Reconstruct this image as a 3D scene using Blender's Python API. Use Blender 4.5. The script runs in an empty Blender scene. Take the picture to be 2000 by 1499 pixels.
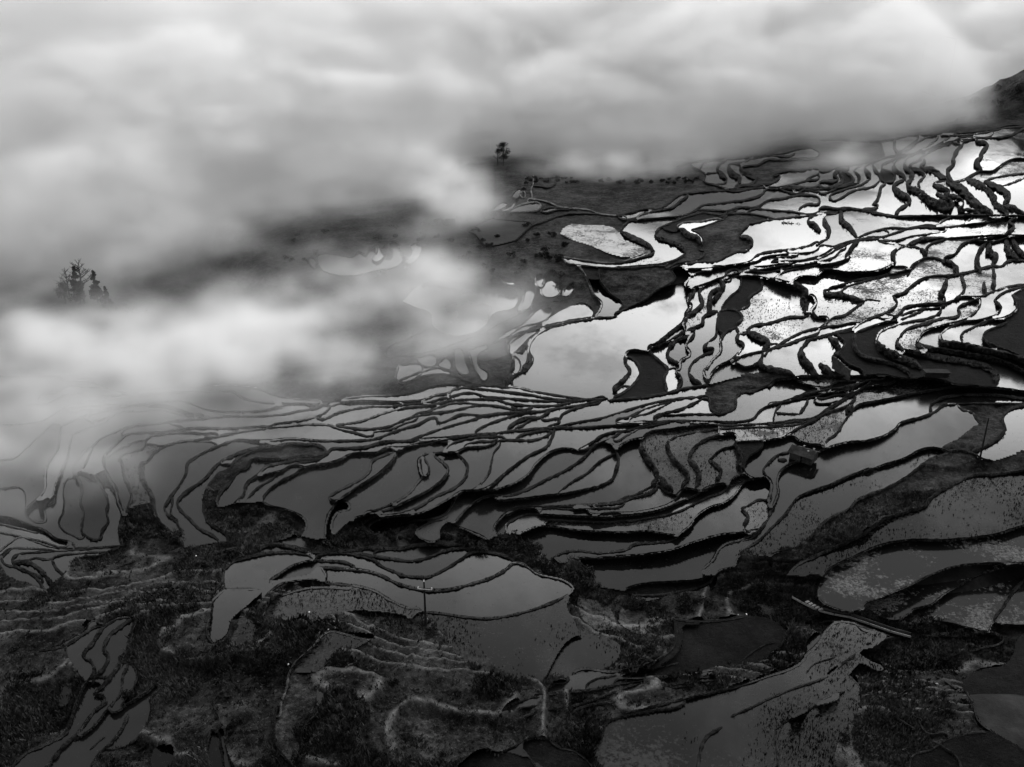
import bpy, bmesh, math, random
import numpy as np
from mathutils import Vector, Matrix
R = math.radians
S = bpy.context.scene
COL = S.collection
# ---------------------------------------------------------------- camera
CAMZ = 80.0; PITCH = R(23.8); FPX = 1000/math.tan(R(27.5))
cam = bpy.data.cameras.new('camera'); camo = bpy.data.objects.new('camera', cam); COL.objects.link(camo)
camo.location = (0, 0, CAMZ); camo.rotation_euler = (R(90)-PITCH, 0, 0)
cam.angle = R(55); cam.clip_start = 1; cam.clip_end = 20000
S.camera = camo
# ---------------------------------------------------------------- world, sun, exposure
SUN_EL, SUN_AZ = R(23), R(18)          # azimuth measured from +Y (view direction) towards +X
wd = bpy.data.worlds.new('World'); S.world = wd; wd.use_nodes = True
nt = wd.node_tree; nt.nodes.clear()
def nd(nt, t, **k):
    n = nt.nodes.new(t)
    for a, v in k.items(): setattr(n, a, v)
    return n
sky = nd(nt, 'ShaderNodeTexSky', sky_type='NISHITA', sun_disc=False, sun_elevation=SUN_EL, sun_rotation=SUN_AZ, air_density=1.0, dust_density=6.0, ozone_density=1.0)
bw = nd(nt, 'ShaderNodeRGBToBW'); nt.links.new(sky.outputs[0], bw.inputs[0])
tc = nd(nt, 'ShaderNodeTexCoord')
mp = nd(nt, 'ShaderNodeMapping'); mp.inputs['Scale'].default_value = (1, 1, 2.2); nt.links.new(tc.outputs['Generated'], mp.inputs[0])
cl = nd(nt, 'ShaderNodeTexNoise'); cl.inputs['Scale'].default_value = 2.6; cl.inputs['Detail'].default_value = 5; cl.inputs['Roughness'].default_value = .5
nt.links.new(mp.outputs[0], cl.inputs['Vector'])
cr = nd(nt, 'ShaderNodeMapRange'); cr.inputs[1].default_value = .3; cr.inputs[2].default_value = .7; cr.inputs[3].default_value = .72; cr.inputs[4].default_value = 1.12
nt.links.new(cl.outputs[0], cr.inputs[0])
# overcast: the sky's own brightness pattern is flattened by the cloud layer
pw = nd(nt, 'ShaderNodeMath', operation='POWER'); pw.inputs[1].default_value = .6; nt.links.new(bw.outputs[0], pw.inputs[0])
mu = nd(nt, 'ShaderNodeMath', operation='MULTIPLY'); nt.links.new(pw.outputs[0], mu.inputs[0]); nt.links.new(cr.outputs[0], mu.inputs[1])
# sky brightness bands by elevation, added to shape the light mirrored in water
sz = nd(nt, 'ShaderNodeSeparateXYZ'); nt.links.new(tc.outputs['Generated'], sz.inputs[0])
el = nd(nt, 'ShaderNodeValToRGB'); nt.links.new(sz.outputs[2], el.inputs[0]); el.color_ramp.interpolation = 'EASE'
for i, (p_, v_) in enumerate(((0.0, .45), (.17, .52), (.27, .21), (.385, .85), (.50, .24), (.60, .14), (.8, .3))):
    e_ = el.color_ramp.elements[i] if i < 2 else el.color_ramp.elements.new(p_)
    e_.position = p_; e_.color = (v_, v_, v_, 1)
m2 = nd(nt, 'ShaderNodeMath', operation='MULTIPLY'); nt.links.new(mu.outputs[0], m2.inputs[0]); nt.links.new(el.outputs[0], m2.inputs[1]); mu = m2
bg = nd(nt, 'ShaderNodeBackground'); bg.inputs[1].default_value = WORLD_STRENGTH = .15
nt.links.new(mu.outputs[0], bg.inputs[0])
wo = nd(nt, 'ShaderNodeOutputWorld'); nt.links.new(bg.outputs[0], wo.inputs[0])
sl = bpy.data.lights.new('sun', 'SUN'); sl.energy = 0.5; sl.angle = R(120); sl.color = (1, 1, 1)
so = bpy.data.objects.new('sun', sl); COL.objects.link(so)
so.rotation_euler = (R(90)-SUN_EL, 0, math.pi-SUN_AZ)
S.view_settings.view_transform = 'Standard'; S.view_settings.look = 'None'; S.view_settings.gamma = 1; S.view_settings.use_curve_mapping = False
S.view_settings.exposure = 3.0
S.cycles.max_bounces = 8; S.cycles.volume_bounces = 5; S.cycles.diffuse_bounces = 2; S.cycles.glossy_bounces = 3
S.cycles.volume_step_rate = 1.0; S.cycles.volume_max_steps = 512
# ---------------------------------------------------------------- helpers
def ray(px, py):
    px = np.asarray(px, float); py = np.asarray(py, float)
    a = (px-1000)/FPX; b = -(py-749.5)/FPX
    c, s = math.cos(PITCH), math.sin(PITCH)
    return a, c+b*s, -s+b*c
def at(px, py, z):
    dx, dy, dz = ray(px, py); t = (z-CAMZ)/dz
    return np.stack([dx*t, dy*t, np.broadcast_to(z, np.shape(t))*1.0], -1)
CP = [(0,1100,-4),(0,1499,4),(200,1300,6),(400,1250,9),(600,1400,8),(900,1400,4),(1000,1200,-2),(1200,1170,-7),(1550,1200,-9),(1900,1250,-10),(1250,1400,0),(1600,1450,2),(1950,1450,3),
(700,1050,-5),(450,1050,-3),(200,1060,-5),(0,1020,-8),(1000,1070,-5),(300,900,-2),(600,900,1),(900,900,2),(1200,950,0),(1500,1000,-1),(1800,1000,0),(1900,800,4),(1400,820,4),
(1000,780,2),(500,770,-3),(100,800,-7),(1200,700,3),(1500,650,8),(1800,650,11),(2000,560,14),(1700,450,16),(1950,350,22),(1950,250,26),(1600,330,18),(1400,380,15),(1200,450,12),
(1000,400,13),(980,335,12),(900,450,9),(700,450,4),(700,600,-4),(900,650,-1),(500,650,-10),(600,500,0),(330,560,-14),(150,590,-3),(60,590,-5),(100,700,-12),(300,300,-40),(900,250,-20),(1400,250,5),(1800,200,12),(1990,180,24),(700,300,-30),(60,400,-35)]
_cp = np.array(CP, float)
def Bz(px, py):
    px = np.asarray(px, float); py = np.asarray(py, float); num = 0; den = 0
    for x, y, z in _cp:
        w = 1.0/(((px-x)/230)**2+((py-y)/95)**2+.12)**2.2
        num = num+w*z; den = den+w
    return num/den*.6
_rs = np.random.RandomState(7); _perm = _rs.rand(64, 64, 3)
def vnoise(x, y, k=0):
    xi = np.floor(x).astype(int); yi = np.floor(y).astype(int); fx = x-xi; fy = y-yi
    fx = fx*fx*(3-2*fx); fy = fy*fy*(3-2*fy); g = lambda i, j: _perm[(yi+j) % 64, (xi+i) % 64, k]
    return (g(0,0)*(1-fx)+g(1,0)*fx)*(1-fy)+(g(0,1)*(1-fx)+g(1,1)*fx)*fy-.5
def fbm(x, y, s, o=4, k=0):
    a = 1; t = 0
    for i in range(o):
        t = t+a*vnoise(x*s+17.3*i, y*s-9.1*i, k); s *= 2.03; a *= .55
    return t
def obj(name, me, mat=None, parent=None, **props):
    o = bpy.data.objects.new(name, me); COL.objects.link(o)
    if mat is not None and me is not None and not me.materials: me.materials.append(mat)
    if parent: o.parent = parent
    for k, v in props.items(): o[k] = v
    return o
def mesh_np(name, V, F, smooth=False):
    """V (n,3), F (m,3|4) arrays"""
    me = bpy.data.meshes.new(name); V = np.asarray(V, np.float32); F = np.asarray(F, np.int32)
    me.vertices.add(len(V)); me.vertices.foreach_set('co', V.ravel())
    k = F.shape[1]; me.loops.add(F.size); me.loops.foreach_set('vertex_index', F.ravel())
    me.polygons.add(len(F)); me.polygons.foreach_set('loop_start', np.arange(0, F.size, k, dtype=np.int32)); me.polygons.foreach_set('loop_total', np.full(len(F), k, np.int32))
    if smooth: me.polygons.foreach_set('use_smooth', np.ones(len(F), bool))
    me.update(calc_edges=True); return me
# ---------------------------------------------------------------- materials (the photograph is black and white: every colour is a grey)
def G(v): return (v, v, v, 1)
def mat_base(name):
    m = bpy.data.materials.new(name); m.use_nodes = True; n = m.node_tree; n.nodes.clear()
    out = nd(n, 'ShaderNodeOutputMaterial'); geo = nd(n, 'ShaderNodeNewGeometry'); return m, n, out, geo
def noise(n, geo, scale, detail=4, rough=.6, sc=(1, 1, 1), lac=2.0):
    mp = nd(n, 'ShaderNodeMapping'); mp.inputs['Scale'].default_value = sc; n.links.new(geo.outputs['Position'], mp.inputs[0])
    t = nd(n, 'ShaderNodeTexNoise'); t.inputs['Scale'].default_value = scale; t.inputs['Detail'].default_value = detail; t.inputs['Roughness'].default_value = rough
    n.links.new(mp.outputs[0], t.inputs['Vector']); return t.outputs[0]
def mrange(n, v, a, b, c, d):
    r = nd(n, 'ShaderNodeMapRange'); r.inputs[1].default_value = a; r.inputs[2].default_value = b; r.inputs[3].default_value = c; r.inputs[4].default_value = d
    n.links.new(v, r.inputs[0]); return r.outputs[0]
def mth(n, op, a, b):
    r = nd(n, 'ShaderNodeMath', operation=op)
    for i, v in enumerate((a, b)):
        if isinstance(v, (int, float)): r.inputs[i].default_value = v
        else: n.links.new(v, r.inputs[i])
    return r.outputs[0]
def ground_mat(name, lo, hi, scale=.8, bump=.6, spot=0, rough=.95, big=.05, spec=.06):
    m, n, out, geo = mat_base(name)
    a = noise(n, geo, scale, 8, .78); b = noise(n, geo, big, 4, .6); c1 = noise(n, geo, scale*.22, 5, .65)
    c = mth(n, 'ADD', mth(n, 'ADD', mth(n, 'MULTIPLY', a, .42), mth(n, 'MULTIPLY', b, .2)), mth(n, 'MULTIPLY', c1, .38))
    v = mrange(n, c, .41, .60, 0, 1); v = mth(n, 'POWER', v, 1.5); v = mth(n, 'ADD', mth(n, 'MULTIPLY', v, hi-lo), lo)
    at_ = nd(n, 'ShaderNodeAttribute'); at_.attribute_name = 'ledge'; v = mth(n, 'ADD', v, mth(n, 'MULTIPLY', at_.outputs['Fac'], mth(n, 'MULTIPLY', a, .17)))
    if spot:
        f = noise(n, geo, scale*3, 4, .7); g = mrange(n, f, .58, .68, 0, spot); v = mth(n, 'ADD', v, g)
    p = nd(n, 'ShaderNodeBsdfPrincipled'); p.inputs['Roughness'].default_value = rough; p.inputs['Specular IOR Level'].default_value = spec
    n.links.new(v, p.inputs['Base Color'])
    if bump:
        bm = nd(n, 'ShaderNodeBump'); bm.inputs['Strength'].default_value = bump; bm.inputs['Distance'].default_value = .6
        n.links.new(mth(n, 'ADD', a, c1), bm.inputs['Height']); n.links.new(bm.outputs[0], p.inputs['Normal'])
    n.links.new(p.outputs[0], out.inputs[0]); return m
def water_mat(name, cover, scale=1.1, patch=.06, plant=.02, soft=.03, murk=.0, silty=.006, ior=1.175, stretch=(1, 1, 1)):
    """still water with plants, stubble and mud breaking the surface where the noise is above the threshold"""
    m, n, out, geo = mat_base(name)
    a = noise(n, geo, scale, 5, .7, stretch); b = noise(n, geo, patch, 3, .6)
    inf = nd(n, 'ShaderNodeObjectInfo'); rnd = mth(n, 'MULTIPLY', mth(n, 'SUBTRACT', inf.outputs['Random'], .5), .05)
    c = mth(n, 'ADD', mth(n, 'ADD', mth(n, 'MULTIPLY', a, .52), mth(n, 'MULTIPLY', b, .48)), rnd)
    f = mrange(n, c, cover, cover+soft, 0, 1)
    dots = mrange(n, noise(n, geo, 2.6, 2, .5), .69, .74, 0, .8); f = mth(n, 'MAXIMUM', f, dots)
    w = nd(n, 'ShaderNodeBsdfPrincipled'); w.inputs['Base Color'].default_value = G(.002); w.inputs['IOR'].default_value = ior; w.inputs['Roughness'].default_value = .06
    rr = noise(n, geo, .05, 5, .6, (1, .6, 1)); rg = mth(n, 'ADD', mrange(n, rr, .45, .62, .02, .22), mth(n, 'MULTIPLY', inf.outputs['Random'], .08)); n.links.new(rg, w.inputs['Roughness'])
    silt = mrange(n, noise(n, geo, .07, 6, .7), .42, .66, .0005+murk, silty); silt = mth(n, 'ADD', silt, mth(n, 'MULTIPLY', inf.outputs['Random'], silty*.7)); n.links.new(silt, w.inputs['Base Color'])
    wb = noise(n, geo, .9, 2, .5, (1, 1, 1)); bm = nd(n, 'ShaderNodeBump'); bm.inputs['Strength'].default_value = .05; bm.inputs['Distance'].default_value = .05
    n.links.new(wb, bm.inputs['Height']); n.links.new(bm.outputs[0], w.inputs['Normal'])
    d = nd(n, 'ShaderNodeBsdfPrincipled'); d.inputs['Roughness'].default_value = .8; d.inputs['Specular IOR Level'].default_value = .2
    n.links.new(mrange(n, noise(n, geo, 2.5, 4, .7), .35, .7, plant*.5, plant*1.8), d.inputs['Base Color'])
    mx = nd(n, 'ShaderNodeMixShader'); n.links.new(f, mx.inputs[0]); n.links.new(w.outputs[0], mx.inputs[1]); n.links.new(d.outputs[0], mx.inputs[2])
    n.links.new(mx.outputs[0], out.inputs[0]); return m
M = {}
M['v'] = ground_mat('rough_hillside_scrub', .001, .058, .9, 1.0, .06)
M['g'] = ground_mat('pale_dry_grass', .006, .11, 1.6, .9, .05)
M['s'] = ground_mat('smooth_bare_plot', .03, .05, 1.2, .3)
M['d'] = ground_mat('wet_dark_mud', .0005, .008, .9, .7, .012, .95)
M['w'] = water_mat('paddy_water', .655)
M['r'] = water_mat('paddy_water_with_stubble', .53, 2.2, .11, soft=.06)
M['h'] = water_mat('weedy_paddy', .475, 1.9, .13, soft=.09)
M['k'] = water_mat('murky_dark_water', .53, 1.8, .07, plant=.012, soft=.06, silty=.0018, ior=1.13)
M['bank'] = ground_mat('grassy_earth_bank', .002, .04, 1.5, .8, .02)
M['path'] = ground_mat('trodden_path_bank', .03, .2, 1.2, .6)
M['under'] = ground_mat('valley_floor_scrub', .004, .03, .15, .5)

def weed_mat(name):
    """dark still mud with ragged pale floating weed"""
    m, n, out, geo = mat_base(name)
    a = noise(n, geo, 1.3, 6, .75); b = noise(n, geo, .085, 4, .6, (1, 1.5, 1)); c = mth(n, 'ADD', mth(n, 'MULTIPLY', a, .4), mth(n, 'MULTIPLY', b, .6))
    f = mrange(n, c, .505, .53, 0, 1)
    w = nd(n, 'ShaderNodeBsdfPrincipled'); w.inputs['Base Color'].default_value = G(.006); w.inputs['IOR'].default_value = 1.15; w.inputs['Roughness'].default_value = .1
    d = nd(n, 'ShaderNodeBsdfPrincipled'); d.inputs['Roughness'].default_value = .9; d.inputs['Specular IOR Level'].default_value = .05
    n.links.new(mrange(n, noise(n, geo, 3, 5, .75), .4, .65, .02, .16), d.inputs['Base Color'])
    mx = nd(n, 'ShaderNodeMixShader'); n.links.new(f, mx.inputs[0]); n.links.new(w.outputs[0], mx.inputs[1]); n.links.new(d.outputs[0], mx.inputs[2])
    n.links.new(mx.outputs[0], out.inputs[0]); return m
M['p'] = weed_mat('floating_weed_on_dark_mud')
# ---------------------------------------------------------------- terrace plan: bank lines (width and course) and kinds of plot
LINES = """4 115 736 128 744 149 745 187 748 205 757 240 763 272 764 320 757 400 755 454 755
4 75 777 107 768 133 757 155 755 187 757 227 763 267 765
4 53 793 91 788 128 771 149 770 200 772 253 771 277 767
6 117 800 139 789 187 783 240 776 293 770 347 766 400 764 443 764 453 764 472 776 507 785 549 788 587 788 627 786
4 427 753 464 756 507 761 533 772 573 779 613 781 656 783
5 117 800 187 791 245 791 251 792
5 131 803 160 801 203 800 229 795 251 793
6 120 833 149 819 160 817 173 821 181 829
5 149 819 184 804 229 797 251 793 293 788 315 785 358 783 379 791 406 800 438 804 467 804 467 804 512 802 549 792 587 788
5 184 822 195 820 213 815
5 171 817 187 807 229 797
6 141 849 173 836 203 825 213 817 240 804 261 804 280 802 301 799 320 800 355 811 387 813 414 815
5 251 793 293 792 328 792 355 800 374 807 400 813
7 141 849 136 871 131 895 117 927 107 953 104 967 88 991 88 1018
7 120 833 117 849 115 871 93 908 89 929 88 956 72 975 51 996 53 1009 85 1020
6 72 979 91 973 104 967
5 0 831 53 828 80 823 117 801
5 0 899 27 895 53 873 80 849 107 828
5 0 955 43 956 51 996
6 145 927 160 887 181 871 192 860 221 845 240 837 267 831 301 828 328 824 374 820 419 815 440 813 467 813 467 813 507 813 560 808 581 803 597 801 621 796 640 787 680 777 720 773 774 772 800 768 854 753 888 751 917 755 947 753 987 756 1011 757 1040 764 1067 769 1107 775 1150 780 1182 777
5 237 847 267 831
5 331 825 352 833 360 837
6 597 801 619 796 632 791 647 792
6 647 792 640 801 629 809 608 817 571 824 528 832
7 157 921 171 897 181 871
9 149 929 160 956 157 983 163 999 160 1026 160 1039 187 1055
6 149 932 131 937 123 956 125 983 123 1001 115 1020 123 1036 144 1047 160 1052
7 147 927 157 921 181 927 197 921
9 184 927 197 948 211 983 208 1001 211 1020 200 1036 195 1052
14 204 889 203 913 213 935 224 953 232 983 240 1007 235 1031 237 1058
7 204 889 229 865 248 849 280 845 320 844 355 838 400 836 427 837 467 836 507 833 547 833 581 830 608 829 629 829 645 831 664 838 693 845 728 850 730 844
7 283 861 296 852 315 848 360 845 395 847 427 850
7 400 855 416 854 453 846 480 841 547 833
7 376 861 408 856 424 852
7 211 892 227 881 248 871 267 863 283 860
7 232 899 240 889 267 881 280 876 285 867 283 861
6 288 867 315 871 331 869
7 283 903 301 884 320 873 358 862 382 862 424 870
15 279 903 277 927 283 945 296 967 299 988 307 1015 320 1031 347 1052 355 1063
9 251 995 272 988 293 984
11 235 897 239 913 243 932 252 951 257 969 251 993 248 1015 256 1028 280 1039 301 1044 320 1051
8 320 991 334 969 350 948 363 924 366 905 379 895 427 871 464 860 464 860 507 861 533 860 565 857 587 858 627 861 667 861 720 859 742 855 760 847 811 831 854 820 853 821 901 810 920 810 944 812 973 808 1027 805 1051 804
9 320 991 328 1007 344 1020 355 1039
8 336 972 334 1004 347 1020
5 464 860 493 865 528 870
10 427 1058 387 1031 371 1015 350 993 346 983 355 969 400 935 424 908 451 892 488 878 515 873 541 871
10 443 1047 408 1020 398 993 400 967 424 929 451 913 457 903 477 887 504 876 544 871 560 867 592 868 624 871 637 881
6 424 907 449 907
11 432 996 424 983 427 967 448 943 464 921 483 911 491 899 507 897 560 896 587 892 637 883
9 456 985 475 967 480 948 486 940 502 929 520 912 547 905 571 900 592 897 619 897 637 887 648 877 669 876 715 873 747 864 800 861 835 857 900 853 928 849 960 848 973 846
7 480 983 488 969 504 953 525 940 549 921 565 911 581 909 597 913
5 488 941 517 927 549 919 565 911
6 576 908 613 900 629 892 640 885
8 525 988 513 980 517 967 549 940 571 929 597 913 640 905 667 897 683 888 707 885 736 884 755 875 795 873 800 871 843 862 880 860
8 512 980 528 988 560 996 581 1004 597 1018 597 1034 587 1052
0 421 988 453 985 480 983 513 981
8 645 969 683 948 707 935 723 919 726 903 755 887 768 881 736 884
12 643 971 653 979 664 975
9 664 975 693 956 734 929 747 919 766 900 774 884
9 664 975 680 983 683 992 659 1001 648 1020 649 1047
12 635 1050 637 1026 643 1004 656 983
7 768 882 779 883 792 875 800 873 848 865 888 856 920 850
7 619 816 667 804 715 795 771 793 800 789 840 786 877 780
7 656 830 704 823 747 808 787 797 800 796 840 792 880 783 923 780 971 781 992 788 1027 792 1056 793 1093 791 1120 784 1147 781
7 647 793 661 788 680 785 707 783 774 785 800 784 827 781 848 773 877 767 888 760 907 757 949 761 1040 772 1093 781 1147 781 1182 779
7 656 831 693 837 734 837 766 831 787 821 816 812 827 809 880 803 907 797 939 791 960 792 981 795 1000 800 1027 803 1051 804 1093 797 1136 791 1174 781 1187 779
7 730 844 766 837 787 828 816 815
6 800 817 816 807 835 804 853 797 880 789 907 787 939 791
6 877 767 880 777 883 783
7 880 775 907 768 925 768 949 775 965 776 1013 780 1056 783 1120 783
7 1000 794 1040 795
7 800 860 840 845 877 833 923 820 944 813
7 928 845 949 831 987 817 1027 807 1051 805
10 1075 801 1056 815 1029 817 1008 825 992 839
7 1005 840 1021 831 1035 821 1056 815
8 1069 835 1093 823 1092 817
7 1056 817 1092 817
8 1089 820 1099 809 1115 801 1144 792 1174 783
8 971 846 992 843 1024 840 1083 836 1147 835 1200 831 1253 828 1315 822 1387 824 1440 824 1472 817 1483 804 1496 795 1520 788 1544 780
6 800 861 853 855 893 852 928 848
8 827 892 856 885 891 883 907 876 955 871 976 861 1013 860 1040 860 1067 852 1081 843
7 864 884 875 871 907 859 960 853 987 857
7 907 873 933 863 971 857
7 1008 857 1040 845 1077 843
14 821 895 820 913 825 929
7 829 893 837 911 837 924 821 937 800 963 779 977 739 995 712 1003
9 848 889 864 903 875 916 869 932 840 956 800 977 760 995 712 1007 688 1018 691 1028
9 893 884 907 900 913 913 907 935 888 953 853 969 800 999 760 1007 731 1009 715 1018 707 1028
7 977 868 965 884 960 903 955 924 933 951 923 957 901 960 875 976 827 1001 800 1007 774 1008 734 1018 720 1031 731 1044
9 1083 839 1077 857 1067 873 1035 889 1008 908 987 924 960 948 944 956 907 959
7 949 957 987 951 1013 940 1037 921 1045 908 1080 881 1109 876 1128 880
8 885 1026 907 999 925 983 949 971 965 969 997 967 1032 955 1067 937 1109 916 1142 892 1160 873 1174 866 1195 868 1203 881
10 1203 881 1208 897 1204 916 1195 937 1168 951
8 1168 951 1107 964 1067 968 1013 975 965 971
7 1091 964 1120 940 1147 924 1174 900 1198 888
8 1203 881 1211 871 1232 860 1251 856 1262 853
8 1128 880 1158 863 1174 852 1200 844 1227 841 1254 833 1300 824 1315 823
7 1128 880 1147 879 1160 871 1187 860 1232 844
9 885 1026 907 1034 933 1044 952 1055
6 875 1005 848 1018 824 1028 813 1039 819 1050 856 1055 861 1031 883 1020
8 800 1024 832 1016 869 1004 880 991 893 969 903 961
10 971 1052 965 1031 976 1015 987 1004 1008 993 1040 991 1093 989 1147 987 1195 983 1216 980 1227 975 1270 963 1283 953
6 987 1007 1013 996 1045 995 1056 1001 1059 996 1107 995 1174 993 1216 987 1222 977
6 1147 995 1200 1001 1240 1000 1300 987 1320 975 1336 956
7 992 1044 989 1026 1003 1015 1027 1005 1056 1005 1093 1007 1142 1009 1187 1011 1200 1009 1253 1004 1301 993 1323 983 1360 967 1381 952 1408 945 1419 945
7 1061 1028 1067 1020 1083 1016 1107 1018 1147 1020 1200 1020 1253 1015 1320 1001 1360 983 1381 972 1411 961 1424 945 1429 937 1445 929 1456 927
8 1013 1044 1040 1032 1061 1027 1075 1028 1120 1035 1174 1039 1227 1040 1267 1038 1293 1042 1323 1047
8 1323 1047 1333 1039 1349 1026 1360 1009 1387 991 1413 983 1435 967 1445 953 1456 940 1477 935 1493 932
5 1013 1044 1029 1066 1048 1076 1067 1092 1077 1098
8 1080 1091 1093 1082 1120 1076 1174 1080 1214 1075 1230 1070 1232 1067 1280 1060 1315 1054 1325 1047
9 1128 1091 1174 1090 1227 1087 1200 1088 1253 1084 1307 1076 1360 1058 1413 1044 1456 1040 1483 1034
5 1080 1089 1099 1101 1115 1093 1142 1107 1158 1128 1166 1147
8 1115 1093 1128 1092
7 1083 835 1099 831 1128 825 1174 817 1200 809 1253 793 1285 785 1315 780 1360 776 1384 777
7 1203 823 1227 815 1267 796 1307 785 1320 781
6 1229 823 1267 807 1301 791 1315 782
9 1277 817 1301 807 1328 800 1349 791 1371 780
7 1283 817 1320 811 1360 809 1392 809 1413 805
6 1205 825 1253 823 1283 819
12 1544 780 1574 771 1606 764 1654 757 1678 747
6 1520 788 1547 783 1587 768 1627 760
7 1315 822 1360 829 1400 831 1467 829 1520 825 1552 820 1587 817 1616 799 1654 775 1680 761 1700 745
6 1200 861 1227 849 1253 836 1280 831 1315 823
18 1252 857 1253 876 1267 900 1279 916 1283 932 1275 948
9 1253 857 1269 845 1307 839 1333 835 1360 832 1397 831
8 1200 983 1221 972 1240 967 1269 953 1283 949 1307 964 1320 967 1333 956 1349 955 1371 959 1400 947 1419 945
20 1288 932 1299 948 1312 960
14 1307 860 1304 873 1315 897 1331 913 1344 932 1333 951
8 1309 860 1320 853 1360 844 1387 840 1405 836
18 1344 897 1357 911 1365 929 1360 951
11 1345 897 1352 881 1371 863 1403 852 1429 847 1437 849
14 1384 900 1397 908 1408 921 1400 943
8 1384 900 1408 879 1435 868 1440 852
18 1437 871 1445 887 1445 903 1445 921 1451 929
7 1437 863 1491 861 1520 857 1550 853 1560 860 1579 867 1600 869 1615 875
7 1491 863 1488 873 1461 895 1453 913 1456 924 1467 932 1477 935
6 1405 831 1405 849
6 1408 837 1467 835 1534 832 1574 825 1587 819
8 1496 929 1491 919 1501 905 1520 889 1544 883
12 1496 929 1507 945 1504 969 1504 993
9 1499 1015 1509 991 1520 961 1518 940 1523 924 1536 911 1574 897 1614 876 1654 865 1700 860 1700 860 1732 849 1751 836 1756 828 1769 823 1801 815 1828 803 1842 792 1871 789
10 1387 1100 1403 1074 1421 1060 1467 1050 1483 1036 1499 1015
8 1435 1100 1453 1076 1483 1055 1507 1031 1534 1004 1558 972 1574 964 1627 945 1654 932 1699 916 1687 921 1727 908 1767 895 1796 880 1815 875 1834 876 1855 884
7 1459 989 1480 977 1504 973
12 1451 993 1461 1009 1453 1034 1467 1039
8 1615 875 1614 863 1632 849 1654 817 1675 793 1713 784 1767 773 1820 763 1874 755 1916 756 1954 759 2000 765 2015 768
9 1531 855 1560 836 1587 823 1614 807 1654 793 1670 777
16 1664 791 1654 807
8 1500 755 1516 744 1535 740 1553 737 1580 735 1612 735 1673 735 1729 733 1761 740 1820 740 1844 745 1863 751 1900 753 1916 756
6 1553 740 1569 749 1593 755 1620 755 1633 747 1660 745 1692 744 1713 740
6 1500 792 1527 785 1553 776 1580 765 1620 756
6 1548 780 1580 777 1620 768 1660 761 1676 753 1697 743 1729 737
8 1511 817 1516 801 1524 788
10 1577 785 1569 799 1561 809
6 1519 807 1561 809
6 1591 783 1620 788 1641 785
7 1596 777 1633 772 1665 764
8 1735 751 1748 744
7 1500 828 1553 823 1580 823 1607 807 1639 788 1665 772 1692 757 1735 751
10 1819 805 1818 793 1836 780 1874 772 1900 771 1954 773 2000 779 2015 780
7 1871 789 1900 788 1954 788 2000 789 2015 790
9 1868 789 1879 799 1900 807 1911 823 1916 828
0 1916 828 1895 841 1868 860 1844 871 1839 877
10 2000 792 1975 799 1959 817 1962 839 1946 860 1916 876 1898 884
9 1850 885 1874 880 1900 887 1924 899 1940 901
10 1855 884 1820 897 1788 919 1767 935 1727 956 1692 969 1671 980 1660 993 1617 1015 1580 1052 1553 1071 1513 1082 1500 1095
11 2012 917 2000 919 1940 927 1900 929 1868 943 1842 956 1820 972 1807 988 1767 1001 1727 1015 1687 1043 1633 1069 1601 1083 1553 1107 1537 1125
9 2012 1026 2000 1027 1954 1042 1927 1047 1847 1055 1767 1056 1727 1063 1660 1091 1615 1115 1607 1128 1601 1171 1631 1189 1660 1196 1684 1192
8 2012 1101 1927 1101 1858 1109 1820 1123 1767 1149 1713 1171 1687 1184 1700 1195 1753 1213 1777 1199
8 2012 1101 1967 1107 1927 1120 1874 1144 1847 1160 1820 1181 1780 1199 1801 1208 1860 1219 1900 1229 1930 1235 1938 1219
10 2012 1125 1980 1155 1959 1187 1942 1213
5 1943 1215 1975 1221 2012 1221
14 1954 1245 1874 1241 1820 1241 1767 1243 1727 1253 1692 1272
6 1601 1216 1620 1213 1660 1216 1700 1229 1732 1240 1748 1243
7 1727 1240 1703 1259 1660 1285 1620 1318 1601 1328 1553 1344 1500 1366 1467 1382 1427 1400
6 1553 1125 1593 1123 1607 1125
8 1548 1149 1564 1131 1577 1124
8 1512 1083 1507 1093 1512 1120
5 1508 1083 1508 1123 1535 1125
5 1680 1278 1700 1292 1725 1309
5 1645 1335 1660 1315 1680 1296 1695 1300 1720 1310
5 1658 1320 1678 1340 1682 1355 1675 1395 1650 1430 1632 1470 1629 1510
7 1960 1246 1912 1268 1862 1280 1825 1300 1825 1315 1850 1332 1868 1345
6 2010 1235 1988 1250 1982 1275 1962 1300 1925 1308 1890 1322 1882 1338 1900 1370 1912 1408 1940 1430 1975 1450 2010 1470
5 1735 1348 1750 1370 1775 1394 1800 1408
5 1515 1425 1532 1412 1575 1390 1620 1360 1650 1352
6 1522 1510 1515 1450 1515 1425
8 1818 1452 1850 1465 1870 1482 1880 1510
6 1775 1510 1782 1478 1818 1465 1850 1445 1900 1432 1940 1430
7 1220 1153 1240 1144 1267 1139 1320 1136 1371 1131 1387 1124
7 1235 1163 1280 1163 1333 1155 1360 1149 1387 1136 1403 1117 1440 1099
10 1373 1112 1397 1088 1403 1077 1408 1069 1440 1056 1480 1040
9 1120 1315 1200 1312 1259 1300 1293 1283 1315 1261 1320 1240 1317 1208
4 1240 1307 1288 1299 1325 1272 1333 1240 1333 1224 1365 1219
9 1317 1208 1349 1213 1413 1211 1453 1204
9 1200 1334 1253 1324 1333 1319 1413 1304 1477 1301 1507 1283 1528 1259 1539 1235
10 1200 1371 1280 1344 1360 1331 1440 1320 1493 1307 1547 1277 1571 1280
10 1147 1416 1216 1400 1280 1379 1360 1360 1427 1344 1493 1323 1568 1291 1574 1280 1595 1261 1616 1229 1632 1216 1667 1216 1700 1231
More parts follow.
